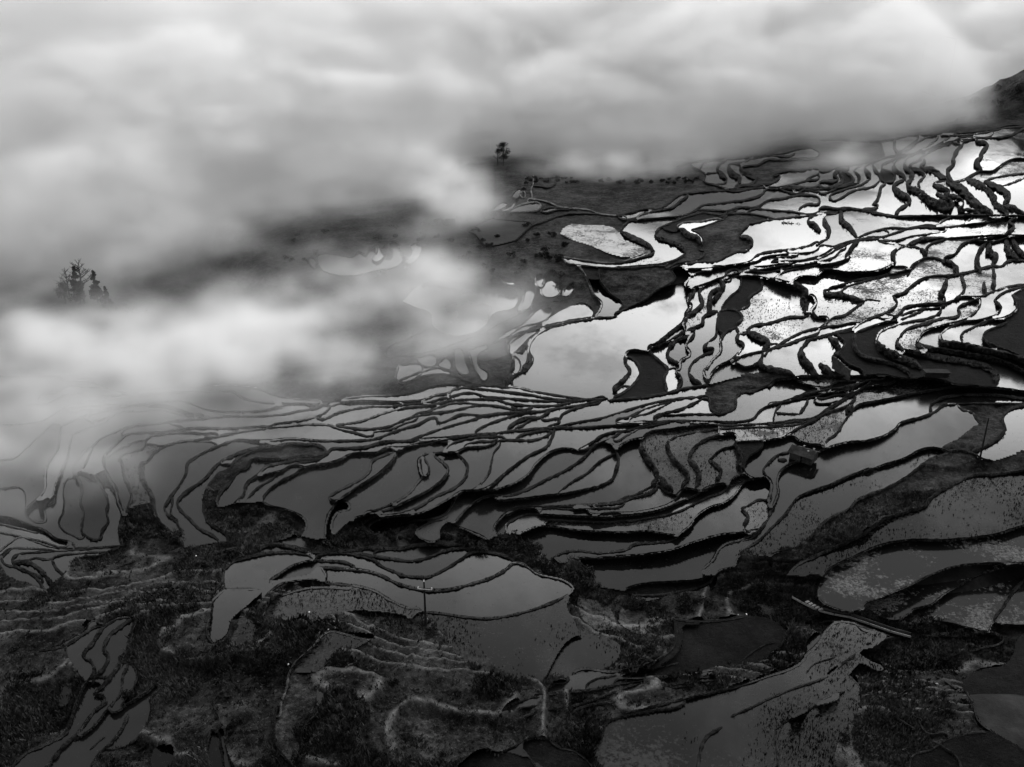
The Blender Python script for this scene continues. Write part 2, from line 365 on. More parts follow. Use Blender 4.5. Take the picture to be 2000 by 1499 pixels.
11 950 1469 968 1438 975 1412 980 1392 1008 1372 1050 1360 1100 1352 1150 1348 1225 1332 1270 1325 1325 1320 1400 1310
8 1022 1400 1062 1388 1125 1378 1180 1360 1225 1342 1270 1325
5 1020 1462 1025 1425 1022 1400
10 1095 1462 1075 1445 1080 1425 1108 1398 1138 1382 1200 1370 1275 1350 1350 1338 1400 1332
9 1175 1510 1158 1468 1175 1445 1182 1415 1212 1400 1275 1388 1338 1370
10 1410 1420 1378 1442 1368 1468 1362 1510
8 1095 1462 1118 1465 1135 1475 1150 1488 1165 1510
6 960 1472 1000 1460 1018 1452 1030 1444 1055 1441 1075 1445
6 1020 1462 1055 1510
8 795 1211 816 1197 835 1196 867 1199 907 1205 947 1208 987 1204 1040 1191 1080 1176 1115 1160
7 800 1248 827 1259 853 1272 907 1296 960 1315 1013 1331 1056 1334
0 1115 1160 1107 1184 1120 1211 1134 1235 1187 1248 1211 1264 1200 1293 1120 1320 1056 1334
7 800 1309 853 1339 907 1344 987 1347 1056 1347
0 1128 1165 1179 1176 1195 1187 1203 1221 1174 1229 1144 1213 1131 1187 1128 1165
0 1214 1184 1248 1187 1280 1205 1259 1237 1227 1227 1211 1213 1214 1184
0 805 1211 827 1213 853 1232 880 1272 912 1296
12 374 1099 384 1096 400 1088 427 1079 454 1073 500 1070 539 1064 565 1068 608 1077 680 1076 715 1071 747 1072 787 1071 814 1065 900 1065 901 1065 907 1071
9 731 1080 750 1073
0 267 1096 283 1085 301 1077 374 1069 427 1060 500 1056 528 1060 587 1053 611 1075
14 374 1099 395 1100 427 1108
0 427 1107 443 1088 470 1077 500 1076 531 1080
10 440 1152 435 1125 437 1112 453 1099 507 1083 533 1080 587 1080 611 1088 613 1093
9 528 1139 549 1120 573 1105 608 1096 640 1096 675 1099 693 1109
10 613 1093 624 1085 653 1080 693 1083 728 1093 747 1107 771 1117 787 1124 816 1127 835 1127 867 1113 901 1092 920 1080 960 1080 987 1087 1004 1097
10 627 1108 667 1111 720 1116 747 1125 774 1139 800 1147 835 1153 880 1151 920 1141 960 1128 987 1113 1004 1100 1027 1105 1048 1120 1080 1128 1101 1133 1120 1149 1115 1160
9 680 1077 734 1087 774 1093 800 1096 827 1092 867 1077 891 1072 920 1078
7 640 1139 613 1133 573 1136 549 1141 523 1160 507 1181 475 1197 464 1221 451 1240 448 1275 440 1288 451 1307 453 1328 475 1352 491 1371
8 627 1108 637 1123 635 1135 667 1141 693 1144 734 1155 760 1171 795 1187 822 1192
8 517 1216 517 1200 533 1171 560 1160 600 1149 629 1147 653 1148 688 1144
5 517 1216 520 1235 528 1251 509 1269
0 523 1216 560 1213 613 1213 653 1205 680 1195 734 1195 800 1205
6 437 1151 493 1151 507 1153
10 437 1152 416 1173 411 1200 405 1227 408 1245 416 1256
0 416 1256 440 1240 453 1208 480 1184 507 1160 531 1137
0 531 1136 560 1131 608 1120 619 1109 628 1108
7 544 1400 549 1374 560 1342 565 1315 576 1296 608 1267 640 1235 680 1240 707 1248 747 1248
5 734 1251 707 1269 667 1277 640 1293 621 1315
6 747 1248 800 1248 854 1269 900 1296
7 667 1320 680 1299 707 1291 734 1291 787 1307 827 1323 854 1336 880 1346
0 459 1211 467 1208 493 1216 499 1232 501 1253 493 1261 451 1259 459 1227
0 579 1307 613 1312 624 1315 645 1283 693 1267 728 1248
6 545 1380 536 1420 538 1450 562 1485 585 1510
0 662 1340 655 1375 660 1425 688 1445 738 1460 775 1445 805 1412 850 1375 900 1355
0 800 1425 825 1408 862 1405 875 1438 862 1475 838 1488 810 1462 800 1425
0 575 1308 615 1318 620 1350 615 1400 575 1425 585 1450 575 1485
8 -11 1008 24 1013 53 1024 88 1037 107 1051 144 1064
7 -11 1021 0 1023 40 1032 80 1036
5 -11 1037 0 1040 27 1045 53 1051 80 1057 133 1065
5 -11 1080 0 1075 21 1059 40 1049 67 1057 107 1069 160 1070 227 1067 280 1063
5 0 1085 16 1073 53 1071 107 1075
6 37 1081 107 1076 173 1072 227 1067
9 88 1155 67 1125 35 1109 8 1101 3 1091 8 1083 21 1072
9 83 1136 53 1117 29 1104 25 1091 37 1081
14 29 1099 56 1099 80 1115 101 1141
6 59 1093 101 1092 107 1088 160 1080 232 1069
9 101 1093 109 1109 128 1131
6 133 1131 136 1117 149 1096 165 1088 192 1085 229 1069
0 88 1155 107 1143 133 1131
0 -11 1112 0 1107 16 1128 88 1155
9 35 1289 80 1272 128 1261 149 1248 187 1224 203 1221 227 1208 264 1205
12 128 1261 131 1288 144 1307 163 1331
11 227 1209 200 1227 181 1256 163 1283 176 1291 184 1304 181 1320 165 1339 149 1374 141 1400 135 1420 125 1435 88 1455 50 1472 15 1510
11 264 1205 240 1221 213 1243 203 1267 211 1283 205 1301 187 1323 176 1338
8 187 1322 213 1322 221 1315
7 264 1208 256 1235 251 1261 235 1291
12 235 1293 221 1315 197 1344 187 1355 203 1360 205 1371 187 1387 176 1400 150 1435 130 1452 110 1475 85 1510
8 235 1293 248 1296 240 1320 235 1355 211 1384 190 1412 170 1430 140 1445
6 173 1337 197 1336
8 308 1338 288 1352 250 1375 220 1392
9 250 1395 240 1420 218 1450 190 1478 175 1510
8 312 1338 295 1362 295 1388 275 1435 225 1465 208 1462
8 412 1425 405 1465 412 1510
8 412 1425 425 1430 432 1460 438 1510
0 302 1462 325 1460 340 1465 330 1499 300 1499 302 1462
0 125 1340 140 1350 130 1375 120 1380 125 1340
5 1794 263 1840 265 1890 264 1928 258 1960 251 2008 247
5 1820 266 1860 261 1900 258 1940 252 1974 244 2008 246
5 1600 334 1640 326 1680 321 1706 317 1728 308 1760 303 1780 302 1800 292 1820 280 1832 267
5 1764 301 1780 288 1792 278 1812 268 1824 266
5 1780 302 1812 292 1840 278 1858 266
9 1794 264 1790 276 1780 284 1764 294 1748 304
5 1696 277 1720 276 1746 272 1770 265 1794 263
8 1720 276 1724 296
8 1748 273 1748 290
5 1600 274 1640 274 1696 278
10 1648 330 1630 342 1636 350 1626 354 1600 358
10 1658 328 1642 338 1646 350 1640 360 1600 363
9 1648 334 1664 346 1666 354 1652 362 1620 368 1600 370
12 1668 334 1678 346 1676 358
6 1676 358 1640 366 1600 376
5 1668 334 1676 326 1696 318
12 1688 328 1696 340 1700 350
6 1700 350 1680 362 1650 370 1620 388
5 1688 328 1696 322 1706 318
12 1704 322 1712 336 1718 342 1720 352
6 1720 352 1706 364 1680 370 1660 376 1648 384 1626 392
5 1704 322 1710 316 1728 308
7 1722 330 1724 322 1740 314 1756 304
9 1722 330 1722 352 1730 358 1722 364 1718 378 1714 390 1704 400
7 1722 330 1740 336 1748 342 1744 354 1728 358
10 1704 400 1714 400 1714 404 1684 410
16 1744 324 1752 336 1764 344 1768 350
9 1768 350 1752 358 1744 366
6 1744 324 1748 316 1764 304 1780 302
20 1746 368 1760 380 1776 390 1776 398
12 1776 398 1756 410 1748 422
14 1766 320 1770 330 1780 338 1780 350 1772 360
6 1766 320 1770 310 1790 300 1810 294 1840 282 1862 276 1900 272 1912 271
6 1862 276 1880 268 1940 262
24 1774 366 1792 374 1810 388 1840 400 1852 408
7 1776 326 1792 314 1800 308 1816 296 1840 286 1860 278
10 1800 308 1806 316 1798 324
14 1780 328 1800 336 1807 345
9 1807 345 1794 358 1796 368
18 1798 326 1824 334 1840 346 1850 350
8 1860 279 1876 284
12 1882 280 1870 294 1862 310 1862 322 1852 332 1854 346 1860 354
7 1880 280 1888 276 1912 271 1940 270 1970 266 2008 248
16 1908 276 1928 283 1918 298 1914 310
20 1910 312 1908 320 1916 332
8 1862 355 1880 352 1896 344 1912 336 1940 334 1960 320 1980 311 2008 311
22 1852 354 1876 368 1894 386 1912 404 1936 418
20 1890 350 1920 366 1940 384 1944 398 1966 414
20 1922 354 1944 364 1966 378 1968 390 1962 398
6 1922 354 1940 348 2008 338
6 1950 366 1970 360 2008 346
18 1960 398 1980 408 2008 423
18 1822 360 1840 368 1852 374 1848 380 1870 388 1880 398 1874 406 1900 414 1912 418
28 1812 392 1840 400 1858 398
5 1822 360 1828 356 1848 352
14 1828 378 1856 388
9 1600 409 1640 409 1652 407 1680 410 1720 418 1750 423 1780 423 1830 422 1860 423 1900 421 1940 422 2008 423
6 1600 419 1616 415 1640 411
16 1609 426 1612 438 1618 448 1618 462
6 1609 426 1612 420 1636 413
7 1618 464 1604 472 1594 478
18 1642 414 1644 430 1660 446 1674 464
7 1674 465 1700 454 1720 449 1740 445 1770 446 1810 440 1830 440 1840 432 1860 424
6 1600 482 1630 481 1650 474 1674 468 1700 463 1724 462 1736 456 1726 448
7 1650 478 1680 469 1712 466 1740 458 1770 448 1792 444 1840 445 1890 439 1940 432 1960 424
6 1712 468 1750 470 1780 462 1820 456 1850 446
7 1712 469 1740 476 1770 480
12 1770 480 1800 468 1850 466
7 1850 466 1900 463 1950 460 2008 460
8 1884 438 1898 424
8 1918 434 1932 423
6 1932 432 1948 424
12 1962 460 1980 442 1972 434 1986 426
6 1600 500 1610 496 1626 486 1650 478
6 1600 506 1620 496 1640 484 1674 470
6 1600 512 1630 502 1642 490 1652 484
12 1652 504 1660 490 1668 478 1680 470
7 1600 518 1630 515 1650 508 1660 502
14 1748 514 1744 496 1752 486
7 1752 486 1770 481 1780 483
8 1712 530 1740 518 1750 512
6 1746 521 1772 523
9 1772 528 1786 516 1812 504 1838 508 1846 514
16 1804 506 1808 496 1798 486
8 1798 486 1784 482
9 1810 492 1810 486 1820 476 1850 467
9 1844 508 1866 496 1880 478 1900 470 1940 462
20 1846 510 1864 520 1870 532
14 1914 534 1908 510 1914 490 1924 476
24 1932 476 1932 490 1944 502 1940 516
8 1900 470 1940 473 1966 466 2000 461
20 1966 468 1970 490 1986 506
14 1982 462 1986 484 2008 504
8 1600 534 1660 533 1710 530 1730 524 1744 516
7 1618 566 1640 558 1680 546 1720 540 1740 532 1746 522
7 1644 568 1680 552 1740 536 1770 528 1776 524
16 1610 569 1640 576 1664 582 1688 590
5 1690 587 1720 588
8 1688 590 1670 602 1650 616 1626 622 1612 634 1600 640
9 1744 578 1766 572 1780 560 1800 546 1820 540 1860 538 1900 530 1920 524 1940 520 1956 520 1970 510 2008 510
8 1744 578 1752 592 1740 606 1728 612 1700 622 1680 632 1668 640 1640 648 1600 658
7 1600 645 1640 636 1670 630 1684 630
9 1732 612 1748 618 1760 610 1766 602 1790 596 1810 594 1848 592 1864 586
7 1720 622 1750 620 1776 610 1800 604 1830 602 1850 594
7 1670 650 1720 632 1760 624 1790 612 1800 608
16 1850 544 1844 564 1836 574 1844 582
5 1850 544 1866 538
12 1878 540 1884 560 1880 574 1864 586
7 1864 586 1880 580 1912 580 1940 570 1970 560 2008 555
14 1922 550 1922 562 1924 570
14 1940 522 1942 540 1944 568
7 1670 650 1700 640 1720 632
14 1670 650 1668 664 1672 684 1690 698 1730 708 1770 724 1780 738
24 1710 666 1724 682 1750 696 1780 708 1800 720
9 1710 666 1720 648 1740 638 1780 628 1812 622 1836 610 1840 600 1850 594
16 1756 660 1752 670 1764 684
9 1756 660 1770 644 1800 634 1840 622 1874 614 1872 602 1890 592 1912 582
20 1764 684 1790 690 1840 700 1890 708 1928 718 1944 732 1946 756
16 1796 658 1792 670 1810 680 1840 684 1888 692 1940 702 1970 712 2008 730
8 1796 658 1806 648 1840 636 1880 626 1896 618 1912 600 1914 584
18 1836 654 1840 668 1860 672 1890 676 1920 684 1960 692 2008 706
8 1836 654 1850 642 1880 630 1920 624 1948 614 1956 602
14 1942 586 1956 602
8 1942 586 1960 572 2008 557
9 1880 672 1878 654 1896 642 1930 628 1972 616 1986 604
14 1978 576 1986 586 1987 602
5 1978 576 2008 560
14 1920 660 1924 668 1944 678 1970 688 2008 704
8 1920 660 1924 650 1948 638 1966 626 1952 626
18 1618 656 1632 670 1638 684 1626 700
8 1638 656 1650 670 1640 690 1650 706 1688 730
18 1626 700 1648 720 1660 734
8 1594 660 1616 656 1640 650 1670 640
18 1600 710 1622 734
14 1600 618 1617 623 1612 634
6 1350 322 1370 334 1378 342 1376 354 1396 361 1418 368 1440 370 1460 369 1490 366 1520 366 1550 360 1580 352 1600 348
5 1320 326 1344 318 1376 312 1416 310
5 1366 330 1376 316 1400 312 1416 310
6 1378 339 1400 337
9 1400 337 1404 322 1420 311
5 1420 311 1440 309 1466 306 1520 300 1600 296
16 1402 334 1412 344 1420 350
6 1420 350 1416 358 1400 361
6 1466 310 1450 318 1422 324
18 1424 326 1430 340 1444 348 1444 358
7 1444 358 1436 368
5 1466 310 1500 304 1552 300
7 1448 328 1460 324 1480 322 1498 312 1520 312 1560 310 1600 304
22 1448 332 1464 342 1474 348
8 1476 350 1470 358 1440 368
8 1442 369 1480 362 1520 350 1522 342 1512 344 1524 336 1560 333 1600 332
6 1600 338 1584 346 1572 354
6 1344 378 1370 375 1420 373 1440 374 1460 370
7 1200 422 1230 416 1260 408 1290 406 1310 394 1324 382 1344 378
7 1208 424 1240 427 1250 420 1280 412 1312 406 1328 394 1344 380
7 1246 430 1290 426 1330 422 1360 410 1370 402 1400 398 1430 394 1460 390 1490 378 1494 372 1520 370
7 1360 410 1400 411 1422 412 1440 406 1480 404 1500 392 1530 388 1550 383 1578 381 1600 388
6 1520 370 1550 378 1574 380
6 1476 406 1500 410 1540 413 1600 412
6 1460 415 1480 407
7 1530 370 1540 369 1600 370
6 1560 378 1570 372 1600 372
7 1520 368 1540 364 1600 360
8 1560 411 1576 400 1600 397
7 1248 431 1232 430 1220 440 1212 452
16 1212 452 1230 462 1256 474 1274 488
7 1278 490 1250 504 1220 512 1200 514
7 1280 458 1286 448 1310 436 1340 424 1370 416 1420 413
18 1280 460 1304 470 1328 480 1338 492
7 1338 494 1330 502 1300 514 1250 520 1200 523
6 1402 427 1420 418 1440 408
6 1420 418 1460 417 1516 428
6 1324 442 1372 432 1402 427 1414 428
5 1350 449 1400 433 1420 420
6 1464 438 1490 432 1516 428 1550 424 1580 421 1600 418
8 1446 456 1456 444 1464 438
14 1444 460 1460 464 1468 474 1462 486
7 1462 488 1440 492 1412 504 1400 510 1360 512 1330 520 1312 526
5 1300 524 1320 516 1376 492 1366 488 1374 470 1364 456 1350 449
18 1324 448 1344 460 1362 466 1368 476
6 1296 446 1324 450
18 1578 432 1590 440 1602 452
7 1578 430 1586 422 1600 419
7 1312 526 1340 526 1388 524 1428 518 1466 510 1480 498 1520 490 1540 488 1580 480 1600 474
6 1388 526 1420 520 1480 510 1490 504 1540 496 1600 484
6 1506 512 1520 504 1560 496
6 1506 512 1540 510 1570 508 1600 500
6 1450 530 1500 520 1550 514 1600 506
6 1480 530 1540 524 1600 512
7 1200 614 1230 600 1260 586 1280 570 1312 552 1320 542 1310 526
6 1340 528 1352 538
7 1310 526 1330 523 1344 526
7 1346 544 1352 538 1372 531 1392 526
14 1344 546 1338 558 1354 566 1344 588 1350 598 1340 612 1340 624 1328 636 1308 652 1288 670 1266 682
8 1264 685 1300 670 1328 654 1344 648 1358 642 1356 640 1340 646 1328 652
8 1356 562 1370 558 1400 546 1416 540 1420 532 1440 528
7 1416 540 1450 533 1490 527 1540 518 1600 510
6 1410 549 1426 549 1430 540
12 1376 556 1366 572 1370 584 1372 592 1358 608 1336 626 1338 646
14 1408 546 1412 560 1390 572 1386 592 1388 608 1402 608
12 1412 560 1400 580 1388 592
12 1402 608 1374 620 1372 632 1356 640
8 1402 618 1400 640 1398 656 1384 668
14 1384 668 1376 680 1392 680
8 1394 680 1394 684 1374 694 1352 710 1344 728
14 1344 728 1354 742 1370 752
10 1356 652 1340 674 1348 692 1330 706 1328 720 1320 724
12 1344 654 1320 666 1308 680 1304 696 1324 710
14 1320 726 1330 740 1324 760
10 1268 686 1286 704 1304 722 1298 738 1302 766
6 1304 722 1320 720
9 1440 638 1416 650 1408 664 1408 686 1392 704 1380 720
14 1376 722 1378 738 1384 748
8 1406 608 1402 620
8 1400 640 1410 650
8 1406 608 1424 604 1444 610 1450 622 1438 636 1444 652
14 1442 654 1440 664 1452 674 1450 682
8 1450 682 1430 702 1400 718 1390 730 1386 746
8 1444 652 1458 650
8 1460 646 1468 638 1500 632 1540 620 1580 611
18 1462 650 1484 660 1500 670 1490 684
6 1506 672 1520 673
8 1428 710 1440 700 1470 690 1490 686 1510 680 1540 662 1570 648 1600 640
9 1512 680 1540 672 1570 660 1600 648
10 1490 688 1486 704 1458 718 1430 712
18 1490 694 1486 712 1510 722 1540 730 1558 738
8 1494 694 1500 686 1512 680
20 1566 680 1566 696 1580 714 1602 736
12 1568 678 1580 664 1600 658
20 1502 546 1540 554 1570 566 1580 580
28 1574 576 1574 608
12 1584 576 1594 592 1586 608 1604 620
7 1500 546 1530 532 1580 520 1600 518
8 1480 540 1488 550 1488 562 1462 584 1464 594 1444 606 1440 608
6 1430 540 1480 540 1502 545
6 1448 542 1444 564 1426 580 1410 604
6 1548 550 1564 540 1600 536
12 1222 692 1222 710 1230 724 1220 740 1200 764
9 1230 698 1246 712 1250 730 1234 754 1212 770 1200 776
8 1222 690 1264 686
5 1206 760 1218 754 1230 755
9 1187 781 1200 781 1253 776 1307 767 1333 760 1384 752
0 1384 752 1429 740 1480 729 1507 730 1547 737
9 1547 739 1520 741 1493 755 1467 765 1445 769 1437 780 1437 793 1424 803 1397 807 1387 796 1384 780 1371 779
0 1386 748 1400 734 1430 714 1458 718 1486 720 1528 732
5 989 415 1010 403 1031 397 1055 399 1055 407 1021 414 989 415
5 1058 410 1077 405 1095 407 1117 407 1090 410 1058 413 1058 410
4 997 385 1015 369 1021 377 1010 387 997 385
4 1015 379 1023 374 1023 387 1015 379
4 973 415 999 401 1005 395 1006 401 994 411 973 415
4 957 414 978 397 990 398 973 411 957 414
5 1031 390 1047 390 1071 395 1090 403 1117 407 1149 410 1168 417 1197 421 1224 426
5 1007 470 1021 457 1037 443 1058 435 1109 418 1168 418
4 962 426 997 431 1039 439
4 970 479 951 481 938 470 927 457 914 451 930 441 970 419
0 970 479 1007 470
4 1042 342 1041 361 1037 371 1039 382
4 1042 363 1082 362 1085 347
0 1095 457 1106 443 1149 441 1205 451 1209 465 1250 481 1266 491 1232 503 1194 497 1157 481 1122 470 1095 457
5 1095 502 1117 505 1170 513 1210 513 1250 499 1277 489
6 1095 502 1109 515 1122 517 1130 521 1149 550 1159 574 1176 593 1173 604 1165 618
5 1122 517 1170 522 1240 523 1277 519 1304 515
7 1170 523 1170 545 1192 574 1216 596 1210 606
0 1133 548 1170 546
7 1204 613 1164 621 1118 629 1057 648 1038 667 1033 688 1041 701 1030 720 998 742 1001 750
10 1164 621 1116 627 1057 640 1017 651 995 664 990 683 1001 696
14 1011 688 1027 672 1035 664
16 1033 683 1033 707 1017 728
12 1003 696 1001 720 990 750
5 1011 608 1022 584 1027 565 1033 547 1041 547 1046 571 1043 584 1033 603 1011 608
4 969 539 990 541 1006 555 995 557 969 539
4 1046 539 1059 535 1061 560 1051 560 1046 539
5 1065 539 1076 527 1086 533 1097 563 1086 579 1059 576 1065 539
4 1100 571 1110 557 1121 552 1120 568 1102 579 1100 571
5 963 669 990 648 1017 635 1068 597 1080 603 1068 624 1017 640 990 659 963 669
0 1054 637 1097 608 1145 592 1158 613 1124 624 1054 637
4 1081 589 1097 579 1094 587 1081 589
0 787 589 830 552 883 549 990 560 1011 571 1003 600 963 613 942 640 883 656 846 635 843 613 819 603 787 589
5 814 701 841 693 851 696 849 715 814 704 814 701
5 857 709 870 699 881 709 878 723 857 715 857 709
5 886 683 902 683 910 707 915 731 894 726 886 683
5 915 685 953 677 934 693 937 715 953 728 947 744 931 728 915 685
5 995 672 1017 656 1054 640 1033 661 1006 688 998 693 995 672
5 1006 696 1017 715 1006 731 1003 696
5 779 712 825 718 777 744 779 712
4 755 685 803 659 846 635
5 787 696 857 683 899 667 953 643 990 627 1043 605
4 750 693 787 696 814 701
6 777 744 830 724 857 718 921 747
6 777 747 830 734 878 732 921 747
5 617 501 625 496 660 497 687 501 703 492 713 496 721 485 732 485 735 493 740 480 745 491 756 496 767 491 759 477 772 472 783 480 785 491 793 501 777 520 740 528 687 539 649 536 625 523 617 501
4 735 493 727 507
4 756 497 735 512
5 801 480 818 475 823 480 819 501 801 515 792 509 804 496 801 480
5 599 507 609 503 617 509 615 523 599 507
0 -238 738 0 736 115 736
0 590 1052 620 1054 648 1047 688 1017 707 1025 731 1044 768 1033 816 1031 814 1044 854 1053 867 1023 885 1025 952 1055 963 1049 992 1044 1013 1044
0 800 1020 840 1010 870 1005
0 1067 1092 1080 1091 1099 1101 1115 1093
0 1165 1147 1190 1150 1216 1155 1235 1163
0 1373 1109 1380 1125 1403 1117
0 1435 1100 1456 1080 1480 1086 1512 1083
0 1508 1123 1537 1125 1553 1125
0 1385 1120 1400 1140 1320 1160 1240 1166
0 1160 1230 1110 1250 1058 1335
0 1700 1228 1640 1215 1600 1215 1560 1225 1540 1235
0 1573 1277 1600 1240
0 1455 1204 1500 1210 1540 1235
0 1160 1700 1060 1499 950 1470 900 1499 880 1700
0 1384 752 1371 779
0 1940 901 2000 884 2060 880
5 35 1289 88 1269 120 1256 160 1232 187 1213
4 197 1152 213 1128 229 1109 256 1099
4 184 1160 171 1203 160 1232
4 256 1171 267 1144 264 1125 288 1112
5 253 1296 267 1323 251 1358 235 1382
4 425 1402 418 1390 420 1372 432 1362 450 1360
4 432 1420 440 1450 452 1488 465 1510
4 615 1340 632 1355 625 1385 590 1425 588 1442 605 1465 630 1485
5 520 1250 508 1272 505 1305 520 1318
5 900 1298 925 1308 975 1322 1025 1340 1060 1348
5 900 1345 950 1342 1000 1348 1060 1345
4 1060 1358 1075 1340 1112 1328
6 1145 1340 1160 1328 1200 1320 1275 1308 1325 1295
5 900 1408 938 1380 975 1362
5 988 1395 1020 1382 1060 1372
5 1451 1293 1480 1267 1515 1253
4 1614 1320 1632 1301 1670 1283 1700 1256
5 1547 1400 1587 1382 1640 1355
4 1575 1315 1588 1299 1628 1285
5 1732 1334 1748 1363 1775 1394
4 1795 1408 1812 1432 1850 1435
4 1720 1375 1750 1400 1788 1425
5 100 1275 95 1300 105 1330 125 1340
4 82 1280 72 1300 58 1320
5 115 1275 110 1305 130 1325
4 372 1435 365 1462 370 1488
5 425 1360 418 1385 425 1400
4 258 1475 295 1450 315 1445
4 175 1465 205 1438"""
SEEDS = """v 300 300;v 1100 1400;v 400 1380;v 1100 1130;v 1450 750;v 480 1030;v 1250 570;v 1250 400;v 1560 1100;v 1900 870;v 730 1290;v 1440 1280;v 1500 1290;v 1450 1180;v 860 1330;s 1000 450;s 960 470;v 1000 420;v 1300 450;g 1160 1195;g 1250 1210;g 450 1075;g 590 1400;g 840 1450;d 1980 650;d 1650 700;d 1800 715;d 1260 710;d 1420 610;d 1380 560;d 1440 570;d 1400 545;d 1460 560;d 1340 1150;d 1970 1200;d 1350 430;d 1445 870;d 1150 540;d 1640 340;d 1720 350;h 1190 460;h 1240 460;h 1280 480;r 1330 490;r 1300 430;r 1500 395;r 1750 425;r 1700 510;r 1650 480;r 1860 430;r 1900 450;r 1850 490;r 1900 420;r 1930 440;r 1830 360;r 1800 350;r 1950 320;h 1650 555;h 1700 550;h 1820 510;h 1850 500;h 1780 570;h 1830 560;h 1750 520;r 1880 560;r 1930 550;h 1790 650;h 1770 660;r 1670 600;h 1280 870;h 1320 860;h 1350 880;h 1390 870;h 1420 900;r 1500 600;r 1560 640;r 1500 650;r 1480 1000;h 1340 1020;r 1250 1025;h 1620 815;h 1530 850;h 1750 755;r 1360 540;r 1370 570;h 1900 570;r 240 900;r 270 930;r 1700 740;h 650 1180;h 1980 330;v 1730 1000;v 1430 440;v 750 1052;v 680 1040;v 700 1045;v 800 1045;v 900 1060;v 1450 1470;v 1560 1400;v 1530 1350;d 1660 1480;v 1040 1400;v 1000 1370;v 1240 1370;v 1300 1330;d 1000 1485;d 1040 1480;v 1130 1360;v 900 1470;v 1900 1300;d 1950 1400;d 1700 1450;v 1750 1330;v 1780 1420;d 1850 1480;d 1960 1480;p 1750 1080;p 1820 1150;p 1900 1200;p 1720 1170;p 1880 1150;p 1980 1180;k 1300 1440;k 1010 1250;k 1150 1280;k 1000 1290;k 1900 1010;k 1620 1000;k 1560 1060;d 1322 1290;d 1350 1213;k 490 1240;k 130 1360;k 315 1480;k 475 1240;k 640 1262;k 425 1460"""
C0=2; X0,X1,Y0,Y1=-240,2240,150,1700
NX=(X1-X0)//C0; NY=(Y1-Y0)//C0
def chain(P,step=1.0):
    P=np.array(P,float)
    k=np.ones(len(P),bool);k[1:]=np.hypot(*(P[1:]-P[:-1]).T)>1e-6;P=P[k]
    if len(P)<2:return P
    d=P[1:]-P[:-1];L=np.hypot(d[:,0],d[:,1])[:,None];u=d/L
    t=np.vstack([u[:1],u[:-1]+u[1:],u[-1:]]);t/=np.maximum(np.hypot(t[:,0],t[:,1])[:,None],.35)
    o=[]
    for i in range(len(d)):
        n=max(1,int(L[i,0]/step+.99));s=(np.arange(n)/n)[:,None]
        m0=t[i]*L[i];m1=t[i+1]*L[i]
        o.append((2*s**3-3*s*s+1)*P[i]+(s**3-2*s*s+s)*m0+(3*s*s-2*s**3)*P[i+1]+(s**3-s*s)*m1)
    o.append(P[-1:]);return np.vstack(o)
def snap(L,R=14):
    ch=[chain(p,3) for _,p in L]
    allp=np.vstack(ch);idx=np.repeat(np.arange(len(ch)),[len(c) for c in ch])
    out=[]
    for i,(w,P) in enumerate(L):
        P=[tuple(map(float,p)) for p in P]
        if P[0]!=P[-1]:
            for e in (0,-1):
                p=np.array(P[e]);q=np.array(P[1] if e==0 else P[-2])
                if p[0]<4 or p[0]>1996 or p[1]>1494:
                    d=p-q;d/=max(np.hypot(*d),1e-6)
                    d=d*.6+np.array([(-1 if p[0]<4 else 1 if p[0]>1996 else 0),(.6 if p[1]>1494 else 0)])*.6
                    n=p+d*260
                    P.insert(0,tuple(n)) if e==0 else P.append(tuple(n)); continue
                m=idx!=i
                D=np.hypot(*(allp[m]-p).T);j=D.argmin()
                if 1<D[j]<R:
                    n=allp[m][j]
                    P.insert(0,tuple(n)) if e==0 else P.append(tuple(n))
        out.append((w,P))
    return out
def labels(L,minc=14):
    bar=np.zeros((NY,NX),bool)
    for w,P in L:
        r=max(w*.30,1.6)/C0; 
        c=(chain(P,.8)-[X0,Y0])/C0
        R=int(r)+1
        for dx in range(-R,R+1):
            for dy in range(-R,R+1):
                if dx*dx+dy*dy<=r*r+.2:
                    ix=np.floor(c[:,0]).astype(int)+dx;iy=np.floor(c[:,1]).astype(int)+dy
                    ok=(ix>=0)&(ix<NX)&(iy>=0)&(iy<NY);bar[iy[ok],ix[ok]]=True
    # run-based labelling
    par=[]
    def find(a):
        while par[a]!=a: par[a]=par[par[a]];a=par[a]
        return a
    lab=np.full((NY,NX),-1,np.int32);prev=[]
    for y in range(NY):
        row=~bar[y];d=np.diff(np.concatenate([[0],row.astype(np.int8),[0]]))
        s=np.where(d==1)[0];e=np.where(d==-1)[0];cur=[];k=0
        for a,b in zip(s,e):
            l=len(par);par.append(l);lab[y,a:b]=l;cur.append((a,b,l))
            while k<len(prev) and prev[k][1]<=a:k+=1
            kk=k
            while kk<len(prev) and prev[kk][0]<b:
                x=find(prev[kk][2]);z=find(l)
                if x!=z:par[max(x,z)]=min(x,z)
                kk+=1
        prev=cur
    root=np.array([find(i) for i in range(len(par))]+[-1])
    lab=root[lab]
    u,inv,cnt=np.unique(lab,return_inverse=True,return_counts=True)
    inv=inv.reshape(lab.shape)
    new=np.full(len(u),-1)
    order=[k for k in np.argsort(-cnt) if u[k]>=0 and cnt[k]>=minc]
    for n,k in enumerate(order):new[k]=n
    lab=new[inv]
    core=lab.copy()
    for it in range(60):
        m=lab<0
        if not m.any():break
        nl=lab.copy()
        for dy,dx in ((0,1),(0,-1),(1,0),(-1,0)):
            s=np.full_like(lab,-1)
            ys=slice(max(dy,0),NY+min(dy,0));yd=slice(max(-dy,0),NY+min(-dy,0))
            xs=slice(max(dx,0),NX+min(dx,0));xd=slice(max(-dx,0),NX+min(-dx,0))
            s[yd,xd]=lab[ys,xs]
            nl=np.where(m&(nl<0),s,nl)
        lab=nl
    return lab,core,len(order)
